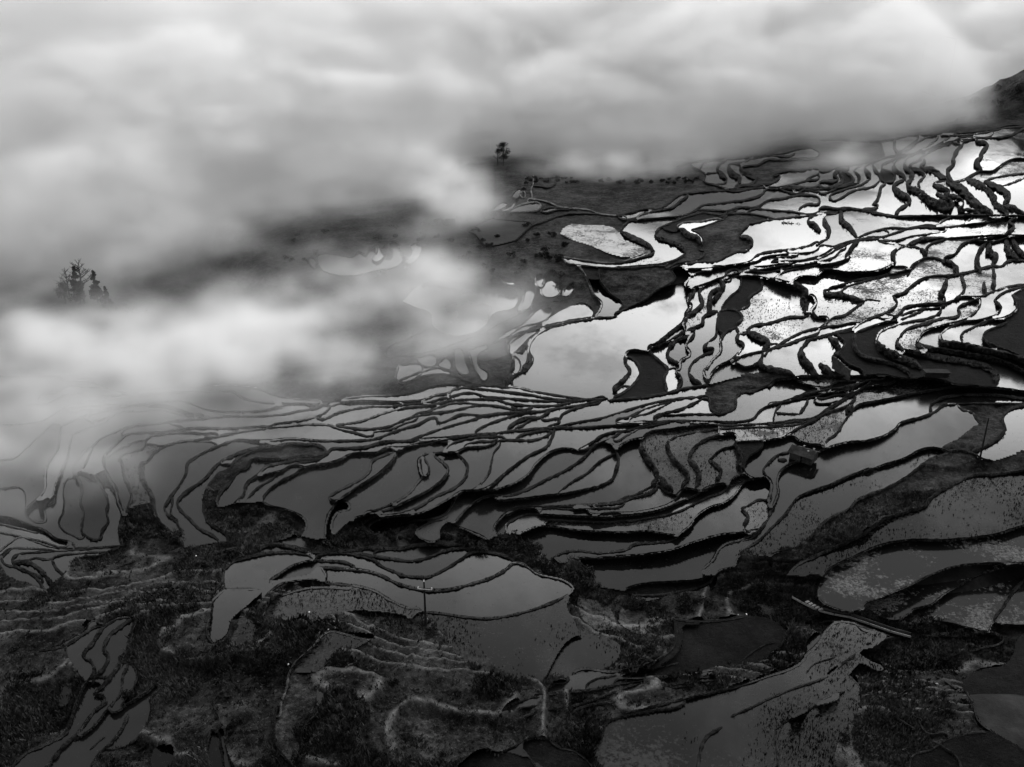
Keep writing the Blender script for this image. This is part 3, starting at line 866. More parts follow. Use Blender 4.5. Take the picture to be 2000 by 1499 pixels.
# ---------------------------------------------------------------- plots
_L = []
for ln in LINES.splitlines():
    t = list(map(int, ln.split())); _L.append((t[0], list(zip(t[1::2], t[2::2]))))
_L = snap(_L)
LAB, CORE, NR = labels(_L)
CLS = ['w']*NR
for sd in SEEDS.split(';'):
    c, x, y = sd.split(); CLS[LAB[(int(y)-Y0)//C0, (int(x)-X0)//C0]] = c
# base relief on the grid corners, smooth
gx = np.arange(X0, X1+41, 40.0); gy = np.arange(Y0, Y1+21, 20.0)
_BG = Bz(*np.meshgrid(gx, gy))
def B(px, py):
    u = np.clip((np.asarray(px, float)-X0)/40, 0, len(gx)-1.001); v = np.clip((np.asarray(py, float)-Y0)/20, 0, len(gy)-1.001)
    i = u.astype(int); j = v.astype(int); f = u-i; g = v-j
    f = f*f*(3-2*f)*.5+f*.5; g = g*g*(3-2*g)*.5+g*.5
    return (_BG[j, i]*(1-f)+_BG[j, i+1]*f)*(1-g)+(_BG[j+1, i]*(1-f)+_BG[j+1, i+1]*f)*g
cx, cy = np.meshgrid(X0+C0*(np.arange(NX)+.5), Y0+C0*(np.arange(NY)+.5))
bz = B(cx, cy); Pc = at(cx, cy, bz)
wgt = 1.0
flat = LAB.ravel(); cnt = np.bincount(flat, minlength=NR).astype(float)
def mean(a): return np.bincount(flat, a.ravel(), NR)/cnt
mx, my, mz = mean(Pc[..., 0]), mean(Pc[..., 1]), mean(Pc[..., 2])
dxx = Pc[..., 0]-mx[LAB]; dyy = Pc[..., 1]-my[LAB]; dzz = Pc[..., 2]-mz[LAB]
sxx, syy, sxy = mean(dxx*dxx)+4, mean(dyy*dyy)+4, mean(dxx*dyy); sxz, syz = mean(dxx*dzz), mean(dyy*dzz)
det = sxx*syy-sxy**2+1e-6
ga = (sxz*syy-syz*sxy)/det; gb = (syz*sxx-sxz*sxy)/det; gl = np.hypot(ga, gb); k = np.minimum(1, .065/np.maximum(gl, 1e-6)); ga *= k; gb *= k
A0 = mz-ga*mx-gb*my
ISV = np.array([c in 'vgs' for c in CLS])
def on_plane(px, py, r):
    dx, dy, dz = ray(px, py); t = (A0[r]-CAMZ)/(dz-ga[r]*dx-gb[r]*dy)
    return np.stack([dx*t, dy*t, CAMZ+dz*t], -1)
def zreg(px, py):
    i = np.clip(((np.asarray(px)-X0)/C0).astype(int), 0, NX-1); j = np.clip(((np.asarray(py)-Y0)/C0).astype(int), 0, NY-1)
    r = LAB[j, i]; return np.where(ISV[r], B(px, py), on_plane(px, py, r)[..., 2]), r
NAMES = dict(w='paddy_water', r='stubble_paddy', h='weedy_paddy', d='mud_plot', p='weedy_mud_plot', k='murky_paddy', v='hillside', g='dry_grass_patch', s='bare_plot')
def relief(P, py):
    x, y = P[..., 0], P[..., 1]
    amp = np.clip((py-520)/500, .25, 1.0)
    z = fbm(x, y, 1/14., 5, 0)*1.5*amp+np.abs(fbm(x, y, 1/3.2, 3, 1))*.9*amp+fbm(x, y, 1/.8, 2, 2)*.22
    q = (B(xg, yg)*1.0+fbm(x, y, 1/26., 3, 2)*2.6+fbm(x, y, 1/7., 2, 1)*.5)/.95; f = q-np.floor(q)
    st = np.clip(f/.28, 0, 1); st = st*st*(3-2*st)
    z = z*.75+(st-f)*.95*amp
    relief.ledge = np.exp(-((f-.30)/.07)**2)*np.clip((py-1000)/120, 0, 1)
    return z-.35
# flat plots: strips of one plane per plot
runs = [[] for _ in range(NR)]
for j in range(NY):
    row = LAB[j]; e = np.flatnonzero(np.diff(row))+1; s0 = np.concatenate([[0], e]); e0 = np.concatenate([e, [NX]])
    for a, b in zip(s0, e0): runs[row[a]].append((j, a, b))
for r in range(NR):
    if ISV[r] or not runs[r]: continue
    q = np.array(runs[r], float); x0 = X0+C0*(q[:, 1]-.6); x1 = X0+C0*(q[:, 2]+.6); y0 = Y0+C0*q[:, 0]; y1 = y0+C0
    if len(q) > 1: # do not let neighbouring runs in one row overlap
        pass
    pxs = np.stack([x0, x1, x1, x0], 1).ravel(); pys = np.stack([y1, y1, y0, y0], 1).ravel()
    V = on_plane(pxs, pys, r); F = np.arange(len(V)).reshape(-1, 4)
    obj(NAMES[CLS[r]], mesh_np(NAMES[CLS[r]], V, F), M[CLS[r]], kind='structure')
# rough ground: a displaced sheet for each kind
xg, yg = np.meshgrid(X0+C0*np.arange(NX+1), Y0+C0*np.arange(NY+1))
Pg = at(xg, yg, B(xg, yg)); Rg = relief(Pg, yg)
for c in 'vgs':
    sel = np.isin(LAB, [r for r in range(NR) if CLS[r] == c])
    jj, ii = np.nonzero(sel)
    if c == 'v': # coarser far away in the fog
        pass
    used = np.zeros((NY+1, NX+1), bool)
    for a, b in ((0, 0), (0, 1), (1, 0), (1, 1)): used[jj+a, ii+b] = True
    idx = np.cumsum(used.ravel()).reshape(used.shape)-1
    amp = dict(v=1, g=.6, s=.12)[c]
    V = Pg[used].copy(); V[:, 2] += Rg[used]*amp
    F = np.stack([idx[jj+1, ii], idx[jj+1, ii+1], idx[jj, ii+1], idx[jj, ii]], 1)
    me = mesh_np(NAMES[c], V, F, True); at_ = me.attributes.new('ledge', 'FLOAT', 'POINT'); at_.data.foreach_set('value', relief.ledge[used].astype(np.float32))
    obj(NAMES[c], me, M[c], kind='structure')
# valley floor under and beyond everything
uu = np.linspace(-1.35, 1.35, 90); vv = np.concatenate([np.linspace(55, 700, 90), np.geomspace(720, 9000, 30)])
U, Vv = np.meshgrid(uu, vv)
X = U*Vv*.75; Y = Vv
dzz = np.full_like(X, 0.0)
for _ in range(6):
    d = np.stack([X, Y, dzz-CAMZ]); c_, s_ = math.cos(PITCH), math.sin(PITCH)
    w_ = d[1]*c_-d[2]*s_; qx = 1000+FPX*d[0]/w_; qy = 749.5-FPX*(d[1]*s_+d[2]*c_)/w_
    dzz = B(qx, np.clip(qy, Y0, Y1))
dzz = np.where(Y > 640, -40+(dzz+40)*np.exp(-(Y-640)/150), dzz)-2.2
V = np.stack([X, Y, dzz], -1).reshape(-1, 3); n1, n2 = X.shape; a = np.arange(n1*n2).reshape(n1, n2)
F = np.stack([a[:-1, :-1], a[:-1, 1:], a[1:, 1:], a[1:, :-1]], -1).reshape(-1, 4)
obj('valley_ground', mesh_np('valley_ground', V, F, True), M['under'], kind='structure')
# ---------------------------------------------------------------- earth banks
PROF = np.array([-1, -.78, -.45, -.1, .25, .6, .85, 1.0])
BANKPTS = []
rb = np.random.RandomState(3)
PATHS = {}
def smooth(a, n=7):
    if len(a) < n+2: return a
    p = np.pad(a, n//2, mode='edge'); return np.convolve(p, np.ones(n)/n, 'valid')
def make_bank(w, P, mat, name='earth_bank'):
    c = chain(P, 2.2)
    if len(c) < 3: return
    d = np.gradient(c, axis=0); d /= np.maximum(np.hypot(d[:, 0], d[:, 1]), 1e-6)[:, None]; nrm = np.stack([-d[:, 1], d[:, 0]], 1)
    nrm = np.stack([smooth(nrm[:, 0]), smooth(nrm[:, 1])], 1)
    # narrower where the line runs in depth is already in the tracing; small irregularities come from noise
    wi = ((w*.82 if w < 9 else 7.4+(w-9)*.85)*.44)*(1+.5*fbm(c[:, 0], c[:, 1], 1/9., 3, 0)+.2*fbm(c[:, 0], c[:, 1], 1/40., 2, 1))
    tip = np.minimum(np.arange(len(c)), np.arange(len(c))[::-1])*2.2; wi = wi*np.clip(.45+tip/(w*1.5), .45, 1)
    q = c+nrm*(wi+3.0)[:, None]; zB, _ = zreg(q[:, 0], q[:, 1]); q = c-nrm*(wi+3.0)[:, None]; zA, _ = zreg(q[:, 0], q[:, 1])
    n = 9 if w < 12 else 15
    zA = smooth(zA, n); zB = smooth(zB, n)
    # metres one pixel spans here
    mpp = np.hypot(*(at(c[:, 0]+1, c[:, 1], (zA+zB)/2)-at(c[:, 0], c[:, 1], (zA+zB)/2))[:, :2].T)
    cols = []
    for t in PROF:
        e = c+nrm*(t*wi)[:, None]; s = (t+1)/2; s = s*s*(3-2*s)
        j = np.abs(t) < .9
        h = np.minimum(.55, wi*mpp*.75)*math.sqrt(max(0, 1-t*t))
        z = zA*(1-s)+zB*s+h
        if j: z = z+fbm(e[:, 0]+t*31, e[:, 1], 1/4., 3, 2)*np.minimum(.45, wi*mpp*.45)
        else: z = z-.25
        if j and w >= 12: z = z+fbm(e[:, 0]+t*19, e[:, 1]+t*7, 1/9., 3, 0)*np.minimum(.9, wi*mpp*.4)
        cols.append(at(e[:, 0], e[:, 1], z))
    V = np.stack(cols, 1); m, k = V.shape[:2]; a = np.arange(m*k).reshape(m, k)
    F = np.stack([a[:-1, :-1], a[1:, :-1], a[1:, 1:], a[:-1, 1:]], -1).reshape(-1, 4)
    BANKPTS.append((V[:, 3:5].mean(1), c, w, (wi*mpp)))
    obj(name, mesh_np(name, V.reshape(-1, 3), F, False), mat, kind='structure')
PALE = [(650, 1235), (540, 1400), (450, 1200), (1760, 960), (900, 1310), (1070, 1460), (1560, 1045), (1130, 515), (1380, 430), (1030, 390), (1120, 510), (820, 1330)]
for w, P in _L:
    if w == 0: continue
    pale = any(min(math.hypot(x-a, y-b) for x, y in P) < 14 for a, b in PALE) and w <= 12
    make_bank(w, P, M['path'] if pale else M['bank'])
# ---------------------------------------------------------------- tufts of grass on banks and slopes
def blades(pos, size, seed, n=3, spread=.5, lean=.35):
    rs = np.random.RandomState(seed); N = len(pos); V = []; 
    for k in range(n):
        a = rs.rand(N)*2*math.pi; h = size*(.6+.8*rs.rand(N)); w = h*(.18+.25*rs.rand(N)); o = (rs.rand(N, 2)-.5)*spread*size[:, None]
        b = pos.copy(); b[:, :2] += o; dx = np.cos(a)*w; dy = np.sin(a)*w
        l = (rs.rand(N, 2)-.5)*2*lean*h[:, None]
        v = np.stack([np.stack([b[:, 0]-dx, b[:, 1]-dy, b[:, 2]-.08], 1), np.stack([b[:, 0]+dx, b[:, 1]+dy, b[:, 2]-.08], 1), np.stack([b[:, 0]+l[:, 0], b[:, 1]+l[:, 1], b[:, 2]+h], 1)], 1)
        V.append(v.reshape(-1, 3))
    V = np.concatenate(V); return V, np.arange(len(V)).reshape(-1, 3)
M['tuft'] = ground_mat('grass_blades', .003, .09, .7, 0, .0)
M['stub'] = ground_mat('reed_stubble', .005, .03, .9, 0, .0)
rt = np.random.RandomState(11)
pos = []; sz = []
for cen, c, w, hw in BANKPTS:
    n = int(len(cen)*1.3); i = rt.randint(0, len(cen), n); ok = (c[i, 1] > 380)&(c[i, 0] > -200)&(c[i, 0] < 2200)&(rt.rand(n) < .8); i = i[ok]
    p = cen[i]+np.stack([(rt.rand(len(i))-.5)*hw[i]*1.3, (rt.rand(len(i))-.5)*hw[i]*1.3, np.zeros(len(i))-.1], 1)
    pos.append(p); sz.append(np.minimum(.65, .15+hw[i]*.26)*(.5+rt.rand(len(i))))
pos = np.concatenate(pos); sz = np.concatenate(sz)
V, F = blades(pos, sz, 5); obj('bank_grass', mesh_np('bank_grass', V, F), M['tuft'], kind='stuff')
vsel = np.isin(LAB, [r for r in range(NR) if CLS[r] in 'vg'])
jj, ii = np.nonzero(vsel & (cy > 960) & (cy < 1640) & (cx > -180) & (cx < 2180)); k = rt.choice(len(jj), 90000, replace=False)
p = Pg[jj[k], ii[k]].copy(); p[:, 2] += Rg[jj[k], ii[k]]
den = fbm(p[:, 0], p[:, 1], 1/9., 3, 1); ok = (den > -.05)|(rt.rand(len(p)) < .15); p = p[ok]
V, F = blades(p, .12+.34*rt.rand(len(p))**2*(1+den[ok]), 6, 4, 1.1, .8); obj('hillside_grass', mesh_np('hillside_grass', V, F), M['tuft'], kind='stuff')
hs = np.isin(LAB, [r for r in range(NR) if CLS[r] in 'hrk']) & (CORE >= 0)
jj, ii = np.nonzero(hs & (cy > 500)); k = rt.choice(len(jj), min(26000, len(jj)), replace=False); jj = jj[k]; ii = ii[k]
p = on_plane(cx[jj, ii]+rt.rand(len(jj))*2-1, cy[jj, ii]+rt.rand(len(jj))*2-1, LAB[jj, ii])
den = fbm(p[:, 0], p[:, 1], 1/11., 3, 2); hh = np.array([CLS[r] == 'h' for r in LAB[jj, ii]]); ok = den+.5*rt.rand(len(p)) > np.where(hh, .1, .35); p = p[ok]
V, F = blades(p, .1+.16*rt.rand(len(p)), 8, 3, 1.6, .4); obj('paddy_stubble', mesh_np('paddy_stubble', V, F), M['stub'], kind='stuff')
# ---------------------------------------------------------------- shrubs and trees
def leaf_cloud(centres, radii, per, leaf, seed, flat=.8):
    rs = np.random.RandomState(seed); out = []
    for c, r in zip(centres, radii):
        v = rs.randn(per, 3); v /= np.linalg.norm(v, axis=1)[:, None]; v *= (rs.rand(per, 1)**.45)*r; v[:, 2] *= flat
        p = np.asarray(c)+v; a = rs.randn(per, 3); b = rs.randn(per, 3)
        a /= np.linalg.norm(a, axis=1)[:, None]; b /= np.linalg.norm(b, axis=1)[:, None]; s = leaf*(.6+.8*rs.rand(per, 1))
        out.append(np.stack([p-a*s, p+a*s, p+b*s*1.3], 1).reshape(-1, 3))
    V = np.concatenate(out); return V, np.arange(len(V)).reshape(-1, 3)
def tube(pts, rads, k=6):
    V = []; F = []; pts = [Vector(p) for p in pts]
    for i, p in enumerate(pts):
        d = (pts[min(i+1, len(pts)-1)]-pts[max(i-1, 0)]).normalized(); q = d.to_track_quat('Z', 'Y')
        for j in range(k):
            a = 2*math.pi*j/k; V.append(p+q@Vector((math.cos(a)*rads[i], math.sin(a)*rads[i], 0)))
    for i in range(len(pts)-1):
        for j in range(k): F.append((i*k+j, i*k+(j+1) % k, (i+1)*k+(j+1) % k, (i+1)*k+j))
    return V, F
def join(parts):
    V = []; F = []
    for v, f in parts:
        o = len(V); V += [tuple(x) for x in v]; F += [tuple(i+o for i in q) for q in f]
    me = bpy.data.meshes.new('wood'); me.from_pydata(V, [], F); return me
def branches(h, n, spread, seed, top=.95, start=.3, depth=2):
    rs = random.Random(seed); parts = []
    pts = [(0, 0, -.4)]+[((rs.random()-.5)*.05*h*t, (rs.random()-.5)*.05*h*t, h*t*top) for t in (.25, .5, .75, 1)]
    parts.append(tube(pts, [h*.028, h*.024, h*.018, h*.011, h*.003]))
    for i in range(n):
        t = start+(1-start)*rs.random()**.8*.9; a = rs.random()*6.283; l = spread*h*(1.15-t)*(.6+.5*rs.random())
        b = Vector((0, 0, h*t*top)); e = b+Vector((math.cos(a)*l, math.sin(a)*l, l*(.5+.5*rs.random()))); m = (b+e)/2+Vector((0, 0, -.06*l))
        parts.append(tube([b, m, e], [h*.009, h*.006, h*.002], 4))
        if depth > 1:
            for _ in range(4):
                s = b.lerp(e, .35+.6*rs.random()); f = s+Vector((rs.uniform(-1, 1), rs.uniform(-1, 1), rs.uniform(.1, 1)))*l*.35
                parts.append(tube([s, f], [h*.004, h*.0015], 3))
    return join(parts)
M['leaf'] = ground_mat('dark_foliage', .005, .04, .8, 0)
M['wood'] = ground_mat('bark', .02, .06, 2, .3)
def root(name, loc, label, cat, group=None, rz=0):
    o = bpy.data.objects.new(name, None); COL.objects.link(o); o.location = loc; o.rotation_euler = (0, 0, rz); o['label'] = label; o['category'] = cat
    if group: o['group'] = group
    return o
def ground_at(px, py, dz=0): return at(px, py, float(B(px, py))+dz)
def tree(name, px, py, h, label, kind, seed, group=None, base=None):
    p = ground_at(px, py) if base is None else base
    o = root(name, p, label, 'tree', group, seed)
    if kind == 'bare':
        obj('trunk', branches(h, 26, .42, seed, depth=2), M['wood'], o); return o
    obj('trunk', branches(h*.9, 9, .3, seed, depth=1), M['wood'], o)
    rs = random.Random(seed); C = []; Rr = []
    if kind == 'round':
        for i in range(26):
            a = rs.random()*6.283; t = rs.random(); r = h*.27*math.sin(math.pi*(.12+.8*t))
            C.append((math.cos(a)*r*rs.random()**.5, math.sin(a)*r*rs.random()**.5, h*(.3+.64*t))); Rr.append(h*.135*(.7+.7*rs.random()))
    else:
        for i in range(46):
            t = rs.random(); a = rs.random()*6.283; r = h*.19*(1-t)**.8*rs.random()**.4
            C.append((math.cos(a)*r, math.sin(a)*r, h*(.12+.85*t))); Rr.append(h*.085*(1.2-t)*(.6+.7*rs.random()))
    V, F = leaf_cloud(C, Rr, 70 if kind == 'round' else 70, h*.026, seed); obj('crown', mesh_np('crown', V, F), M['leaf'], o); return o
def bush(px, py, size, label, seed, group=None, name='bush', base=None, leaf=None, per=60, cl=9):
    p = ground_at(px, py, -.1) if base is None else base
    rs = random.Random(seed); C = []; Rr = []
    for i in range(cl):
        a = rs.random()*6.283; r = size*.75*rs.random()**.6; C.append((math.cos(a)*r, math.sin(a)*r*.8, size*.5*(.4+.9*rs.random())*(1.2-.5*r/size))); Rr.append(size*(.26+.22*rs.random()))
    V, F = leaf_cloud(C, Rr, per, leaf or size*.09, seed)
    o = obj(name, mesh_np(name, V, F), M['leaf']); o.location = p; o['label'] = label; o['category'] = 'bush'
    if group: o['group'] = group
    return o
# ---------------------------------------------------------------- things
def box(x0, x1, y0, y1, z0, z1):
    v = [(x, y, z) for x in (x0, x1) for y in (y0, y1) for z in (z0, z1)]
    return v, [(0, 1, 3, 2), (4, 6, 7, 5), (0, 4, 5, 1), (2, 3, 7, 6), (0, 2, 6, 4), (1, 5, 7, 3)]
def part(name, parent, mat, *geo, loc=None, rot=None, me=None):
    if me is None:
        me = join(geo); me.name = name
    o = obj(name, me, mat, parent)
    if loc: o.location = loc
    if rot: o.rotation_euler = rot
    return o
M['plank'] = ground_mat('weathered_plank', .012, .05, 3, .3)
M['palewood'] = ground_mat('pale_weathered_roof', .12, .3, 2, .2)
M['stone'] = ground_mat('rough_stone', .04, .12, 2, .6)
M['concrete'] = ground_mat('pale_concrete', .22, .42, 1.5, .2)
M['darkpole'] = ground_mat('tarred_pole', .01, .03, 3, .2)
M['porcelain'] = ground_mat('white_porcelain', .7, .8, 3, 0, 0, .3)
M['feather'] = ground_mat('dark_feathers', .01, .03, 9, .1)
def hut(name, px, py, L, W, H, rise, rz, label, roof, nsl=9, over=.35, ragged=0, seed=1, z=None):
    p = ground_at(px, py) if z is None else at(px, py, z)
    o = root(name, p, label, 'hut', None, rz); rs = random.Random(seed)
    n = int(L/.45); sl = join([box(-.2, .2, -.03, .03, 0, H)])
    for s in (-1, 1):
        for i in range(n):
            x = -L/2+(i+.5)*L/n
            if s == -1 and abs(x-L*.18) < .5: continue
            q = part('wall_board', o, M['plank'], me=sl, loc=(x, s*W/2, -.3)); q.scale = (L/n/.42, 1, 1+.04*rs.random())
    m = int(W/.45); se = join([box(-.03, .03, -.2, .2, 0, H)])
    for s in (-1, 1):
        for i in range(m): part('wall_board', o, M['plank'], me=se, loc=(s*L/2, -W/2+(i+.5)*W/m, -.3))
    part('door', o, M['darkpole'], box(L*.18-.42, L*.18+.42, -W/2+.03, -W/2+.08, -.3, H-.45))
    part('ridge_beam', o, M['plank'], box(-L/2-over, L/2+over, -.06, .06, H-.3+rise-.12, H-.3+rise-.02))
    hw = W/2+over; ll = math.hypot(hw, rise); ang = math.atan2(rise, hw); bd = (L+2*over)/nsl
    rm = join([box(-bd*.47, bd*.47, 0, ll, 0, .05)])
    for s in (-1, 1):
        for i in range(nsl):
            if ragged and rs.random() < ragged: continue
            q = part('roof_board', o, roof, me=rm, loc=(-(L/2+over)+bd*(i+.5), 0, H-.3+rise+rs.uniform(-.02, .04)), rot=(-ang+(rs.uniform(-.05, .05) if ragged else 0), 0, 0 if s == 1 else math.pi))
            if s == -1: q.rotation_euler = (-ang, 0, math.pi)
    return o
zz = float(zreg(np.array([1560.]), np.array([880.]))[0][0])
h1 = hut('field_hut', 1569, 894, 3.8, 2.8, 1.3, .75, R(-38), 'dark tumbledown plank hut with ragged board roof standing in a flooded paddy', M['plank'], 11, .35, .12, 4, z=zz)
for i, (x, y) in enumerate(((.9, -.7), (1.5, .2), (-.3, .5))):
    part('roof_stone', h1, M['concrete'], me=join([tube([(0, 0, 0), (.05, 0, .12), (0, .02, .2)], [.16, .17, .05], 7)]), loc=(x, y, 1.35+.75-abs(y)*.45))
hut('ridge_hut', 933, 420, 5.0, 2.6, 1.9, .5, R(10), 'long low wooden hut with a dark board roof on the foggy ridge', M['plank'], 12)
hut('ridge_shed', 879, 436, 2.7, 2.2, 1.9, .35, R(8), 'small shed with a pale flat roof beside the longer ridge hut', M['palewood'], 7)
# utility poles
def pole(px, py, topx, topy, label, arms):
    b = ground_at(px, py); dx, dy, dz = ray(topx, topy); h = CAMZ+dz*(b[1]/dy)-b[2]
    o = root('utility_pole', b, label, 'utility pole')
    part('shaft', o, M['darkpole'], tube([(0, 0, -.6), (0, 0, h*.5), (0, 0, h)], [.17, .14, .1], 8))
    if arms:
        a = part('cross_arm', o, M['concrete'], box(-.95, .95, -.05, .05, -.05, .05), loc=(.05, -.16, h*.86), rot=(0, R(14), R(12)))
        ins = join([tube([(0, 0, 0), (0, 0, .1), (0, 0, .2), (0, 0, .28)], [.04, .1, .07, .1], 8)])
        for x in (-.88, .88): part('insulator', a, M['porcelain'], me=ins, loc=(x, 0, .05))
        part('insulator', o, M['porcelain'], me=ins, loc=(0, 0, h))
    else:
        part('pole_cap', o, M['darkpole'], tube([(0, 0, h-.1), (0, 0, h+.1)], [.13, .05], 8))
pole(832, 1229, 834, 1137, 'tall dark utility pole with a white cross arm and insulators by the lower paddy', True)
pole(1913, 900, 1921, 818, 'bare dark utility pole leaning beside the planted bank on the right', False)
# ducks on the bright paddy
def duck_mesh():
    return join([tube([(-.36, 0, .17), (-.26, 0, .13), (-.1, 0, .1), (.1, 0, .1), (.22, 0, .16), (.27, 0, .3), (.29, 0, .42), (.33, 0, .47), (.4, 0, .46), (.47, 0, .44)], [.02, .08, .15, .15, .11, .06, .055, .075, .05, .015], 9)])
dm = duck_mesh(); wm = join([tube([(-.3, 0, .2), (-.1, 0, .17), (.12, 0, .17)], [.01, .06, .03], 6)]); zz = float(zreg(np.array([1540.]), np.array([440.]))[0][0])
duck_spots = [(1528.5, 436, .3), (1533, 436, 2.9), (1536, 437, .2), (1540.5, 436.5, 1.2), (1544, 438, .2), (1548, 438, 3.0), (1556, 439, .4), (1563, 440, 2.8)]
DL = ['dark duck at the left end of the row on the bright paddy', None, None, None, None, None, None, 'dark duck at the right end of the row on the bright paddy']
for i, (x, y, a) in enumerate(duck_spots):
    o = obj('duck', dm, M['feather']); o.location = at(x, y, zz-.02); o.rotation_euler = (0, 0, a); o.scale = (1.15,)*3; o['category'] = 'duck'; o['group'] = 'ducks swimming on the bright paddy'
    o['label'] = DL[i] or 'dark duck in the middle of the row on the bright paddy'
    for s in (-1, 1):
        part('wing', o, M['feather'], me=wm, loc=(0, s*.13, 0))
# boulder, stump post, low stone wall, concrete slab wall
def rock(name, p, s, label, mat, seed, cat='boulder', flat=.7):
    bm = bmesh.new(); bmesh.ops.create_icosphere(bm, subdivisions=2, radius=1)
    rs = random.Random(seed)
    for v in bm.verts: v.co *= 1+rs.uniform(-.16, .16); v.co.z *= flat
    me = bpy.data.meshes.new(name); bm.to_mesh(me); bm.free(); o = obj(name, me, mat); o.location = p; o.scale = s; o.rotation_euler[2] = seed
    o['label'] = label; o['category'] = cat; return o
zz = float(zreg(np.array([1540.]), np.array([905.]))[0][0])
rock('boulder', at(1528, 899, zz+.1), (.75, .5, .55), 'black boulder lying in the water left of the ragged field hut', M['darkpole'], 3)
b = ground_at(659, 1222)
o = root('wooden_post', b, 'short dark post with a top block standing in scrub above the pale path', 'post')
part('shaft', o, M['darkpole'], tube([(0, 0, -.4), (.03, 0, 1.5)], [.13, .12], 7)); part('top_block', o, M['darkpole'], box(-.2, .2, -.17, .17, 1.5, 1.85))
b = at(1807, 737, float(zreg(np.array([1800.]), np.array([733.]))[0][0])); rs = random.Random(5)
o = root('stone_wall', b, 'short black dry stone wall with a pale top at the edge of a paddy', 'stone wall', None, R(-3))
bk = join([box(-.24, .24, -.3, .3, -.12, .12)])
for r_ in range(4):
    for i in range(9): q = part('stone', o, M['darkpole'], me=bk, loc=(i*.5+(r_ % 2)*.2, rs.uniform(-.05, .05), .1+r_*.25)); q.scale = (1, 1, .95)
part('capping', o, M['plank'], box(-.2, 4.5, -.45, 1.5, 1.0, 1.12))
pa, pb = at(1627, 706, 6.5), at(1660, 734, 5.2); d = pb-pa; Ls = float(np.linalg.norm(d[:2]))
o = root('slab_wall', pa, 'pale straight concrete retaining slab sloping down beside a dark paddy', 'retaining wall', None, math.atan2(d[1], d[0]))
for i in range(6): part('slab_panel', o, M['stone'], box(i*Ls/6+.02, (i+1)*Ls/6-.02, -.15, .15, -1.5-1.3*i/6, 1.0-1.3*i/6))
# irrigation channel with pale rims and stepping slabs
CH = [(1550, 1163), (1568, 1173), (1598, 1188), (1630, 1196), (1660, 1201), (1700, 1215), (1740, 1229), (1780, 1240)]
pts = [ground_at(x, y, .9) for x, y in CH]
o = root('irrigation_channel', pts[0], 'narrow pale concrete irrigation channel with bright rims crossing the dark ravine', 'channel')
base = Vector(pts[0]); V3 = [Vector(p)-base for p in pts]
for i in range(len(V3)-1):
    a, b_ = V3[i], V3[i+1]; L_ = (b_-a).length; q = (b_-a).to_track_quat('X', 'Z').to_euler()
    for s, hh in ((-1, .0), (1, .05)):  # two rims
        if s == 1 and i in (0, 1): continue
        part('rim', o, M['concrete'] if s < 0 else M['stone'], box(.03, L_-.03, s*.36-.035, s*.36+.035, -.4, hh), loc=tuple(a), rot=tuple(q))
    part('channel_bed', o, M['d'], box(0, L_, -.4, .4, -.6, -.3), loc=tuple(a), rot=tuple(q))
for i in range(5):
    part('stepping_slab', o, M['concrete'], box(-.3, .3, -.18, .18, -.05, .06), loc=tuple(Vector(ground_at(1577+i*6.5, 1176+i*3.6, 1.0))-base), rot=(0, 0, .5))
# small pale field stones that catch the light
SP = [(641, 1230, 'on the bend of the pale path above the dark plot'), (652, 1214, 'beside the short dark post'), (745, 1246, 'where the pale path ends on the hill'), (604, 1196, 'in the stubble paddy'), (793, 1208, 'under the utility pole to its left'), (812, 1210, 'between the white stone and the utility pole'), (1442, 1201, 'on the bank above the ravine'), (1458, 1200, 'at the end of the long dark bank'), (1830, 1336, 'in the black scrub at lower right'), (383, 1086, 'on the bank tip above the slope'), (563, 1298, 'beside the pale path on the left slope')]
for i, (x, y, t) in enumerate(SP):
    rock('field_stone', ground_at(x, y, .3), (.12+.05*(i % 3), .1, .1), 'small white stone '+t, M['porcelain'] if i % 2 else M['concrete'], i+1, 'stone')
# trees
tree('round_tree', 983, 322, 8.2, 'small round leafy tree standing alone on the foggy ridge', 'round', 3)
tree('bare_tree', 972, 322, 6.6, 'thin leafless tree beside the round tree on the ridge', 'bare', 5)
tree('bare_tree', 166, 592, 12.0, 'tall leafless tree rising behind the two conifers in the fog', 'bare', 8)
tree('bare_tree', 138, 590, 9.5, 'spreading leafless tree at the left of the misty knoll', 'bare', 9)
tree('conifer', 157, 592, 9.8, 'slender dark conifer on the misty knoll beside the bare trees', 'cone', 12)
tree('conifer', 193, 596, 9.2, 'pointed conifer with a rounded top right of the slender one', 'cone', 14)
tree('conifer', 212, 605, 6.2, 'darkest low conifer at the right of the misty knoll', 'cone', 15)
tree('round_tree', 128, 592, 5.6, 'low bushy tree left of the conifers on the misty knoll', 'round', 17)
rk = random.Random(2)
for i in range(13):
    x = 228+i*5.2; bush(x, 602+(i*.9)+rk.uniform(-3, 3), 1.3, 'feathery shrub in the row running down from the misty knoll', 100+i, 'feathery shrubs below the misty knoll', leaf=.15, per=30)
RV = [(430, 1012), (500, 1005), (560, 1015), (520, 1038), (470, 1030), (430, 1045), (380, 1050), (650, 1035), (690, 1030), (690, 1045), (720, 1050), (760, 1048), (800, 1052), (860, 1050), (905, 1045), (905, 1060), (940, 1070), (975, 1062), (1000, 1060), (1015, 1085), (1030, 1070), (1050, 1105), (1075, 1115), (1100, 1125), (1130, 1130), (1130, 1150), (1160, 1145), (1190, 1170), (1230, 1185), (1280, 1192), (1330, 1190), (1380, 1185), (1420, 1165), (1460, 1150), (1490, 1120), (1500, 1180), (1540, 1195), (1580, 1210), (1640, 1222), (1700, 1232), (1450, 1180), (1350, 1175), (1250, 1180), (1800, 1240), (1880, 1240), (340, 1055), (300, 1050), (245, 1040)]
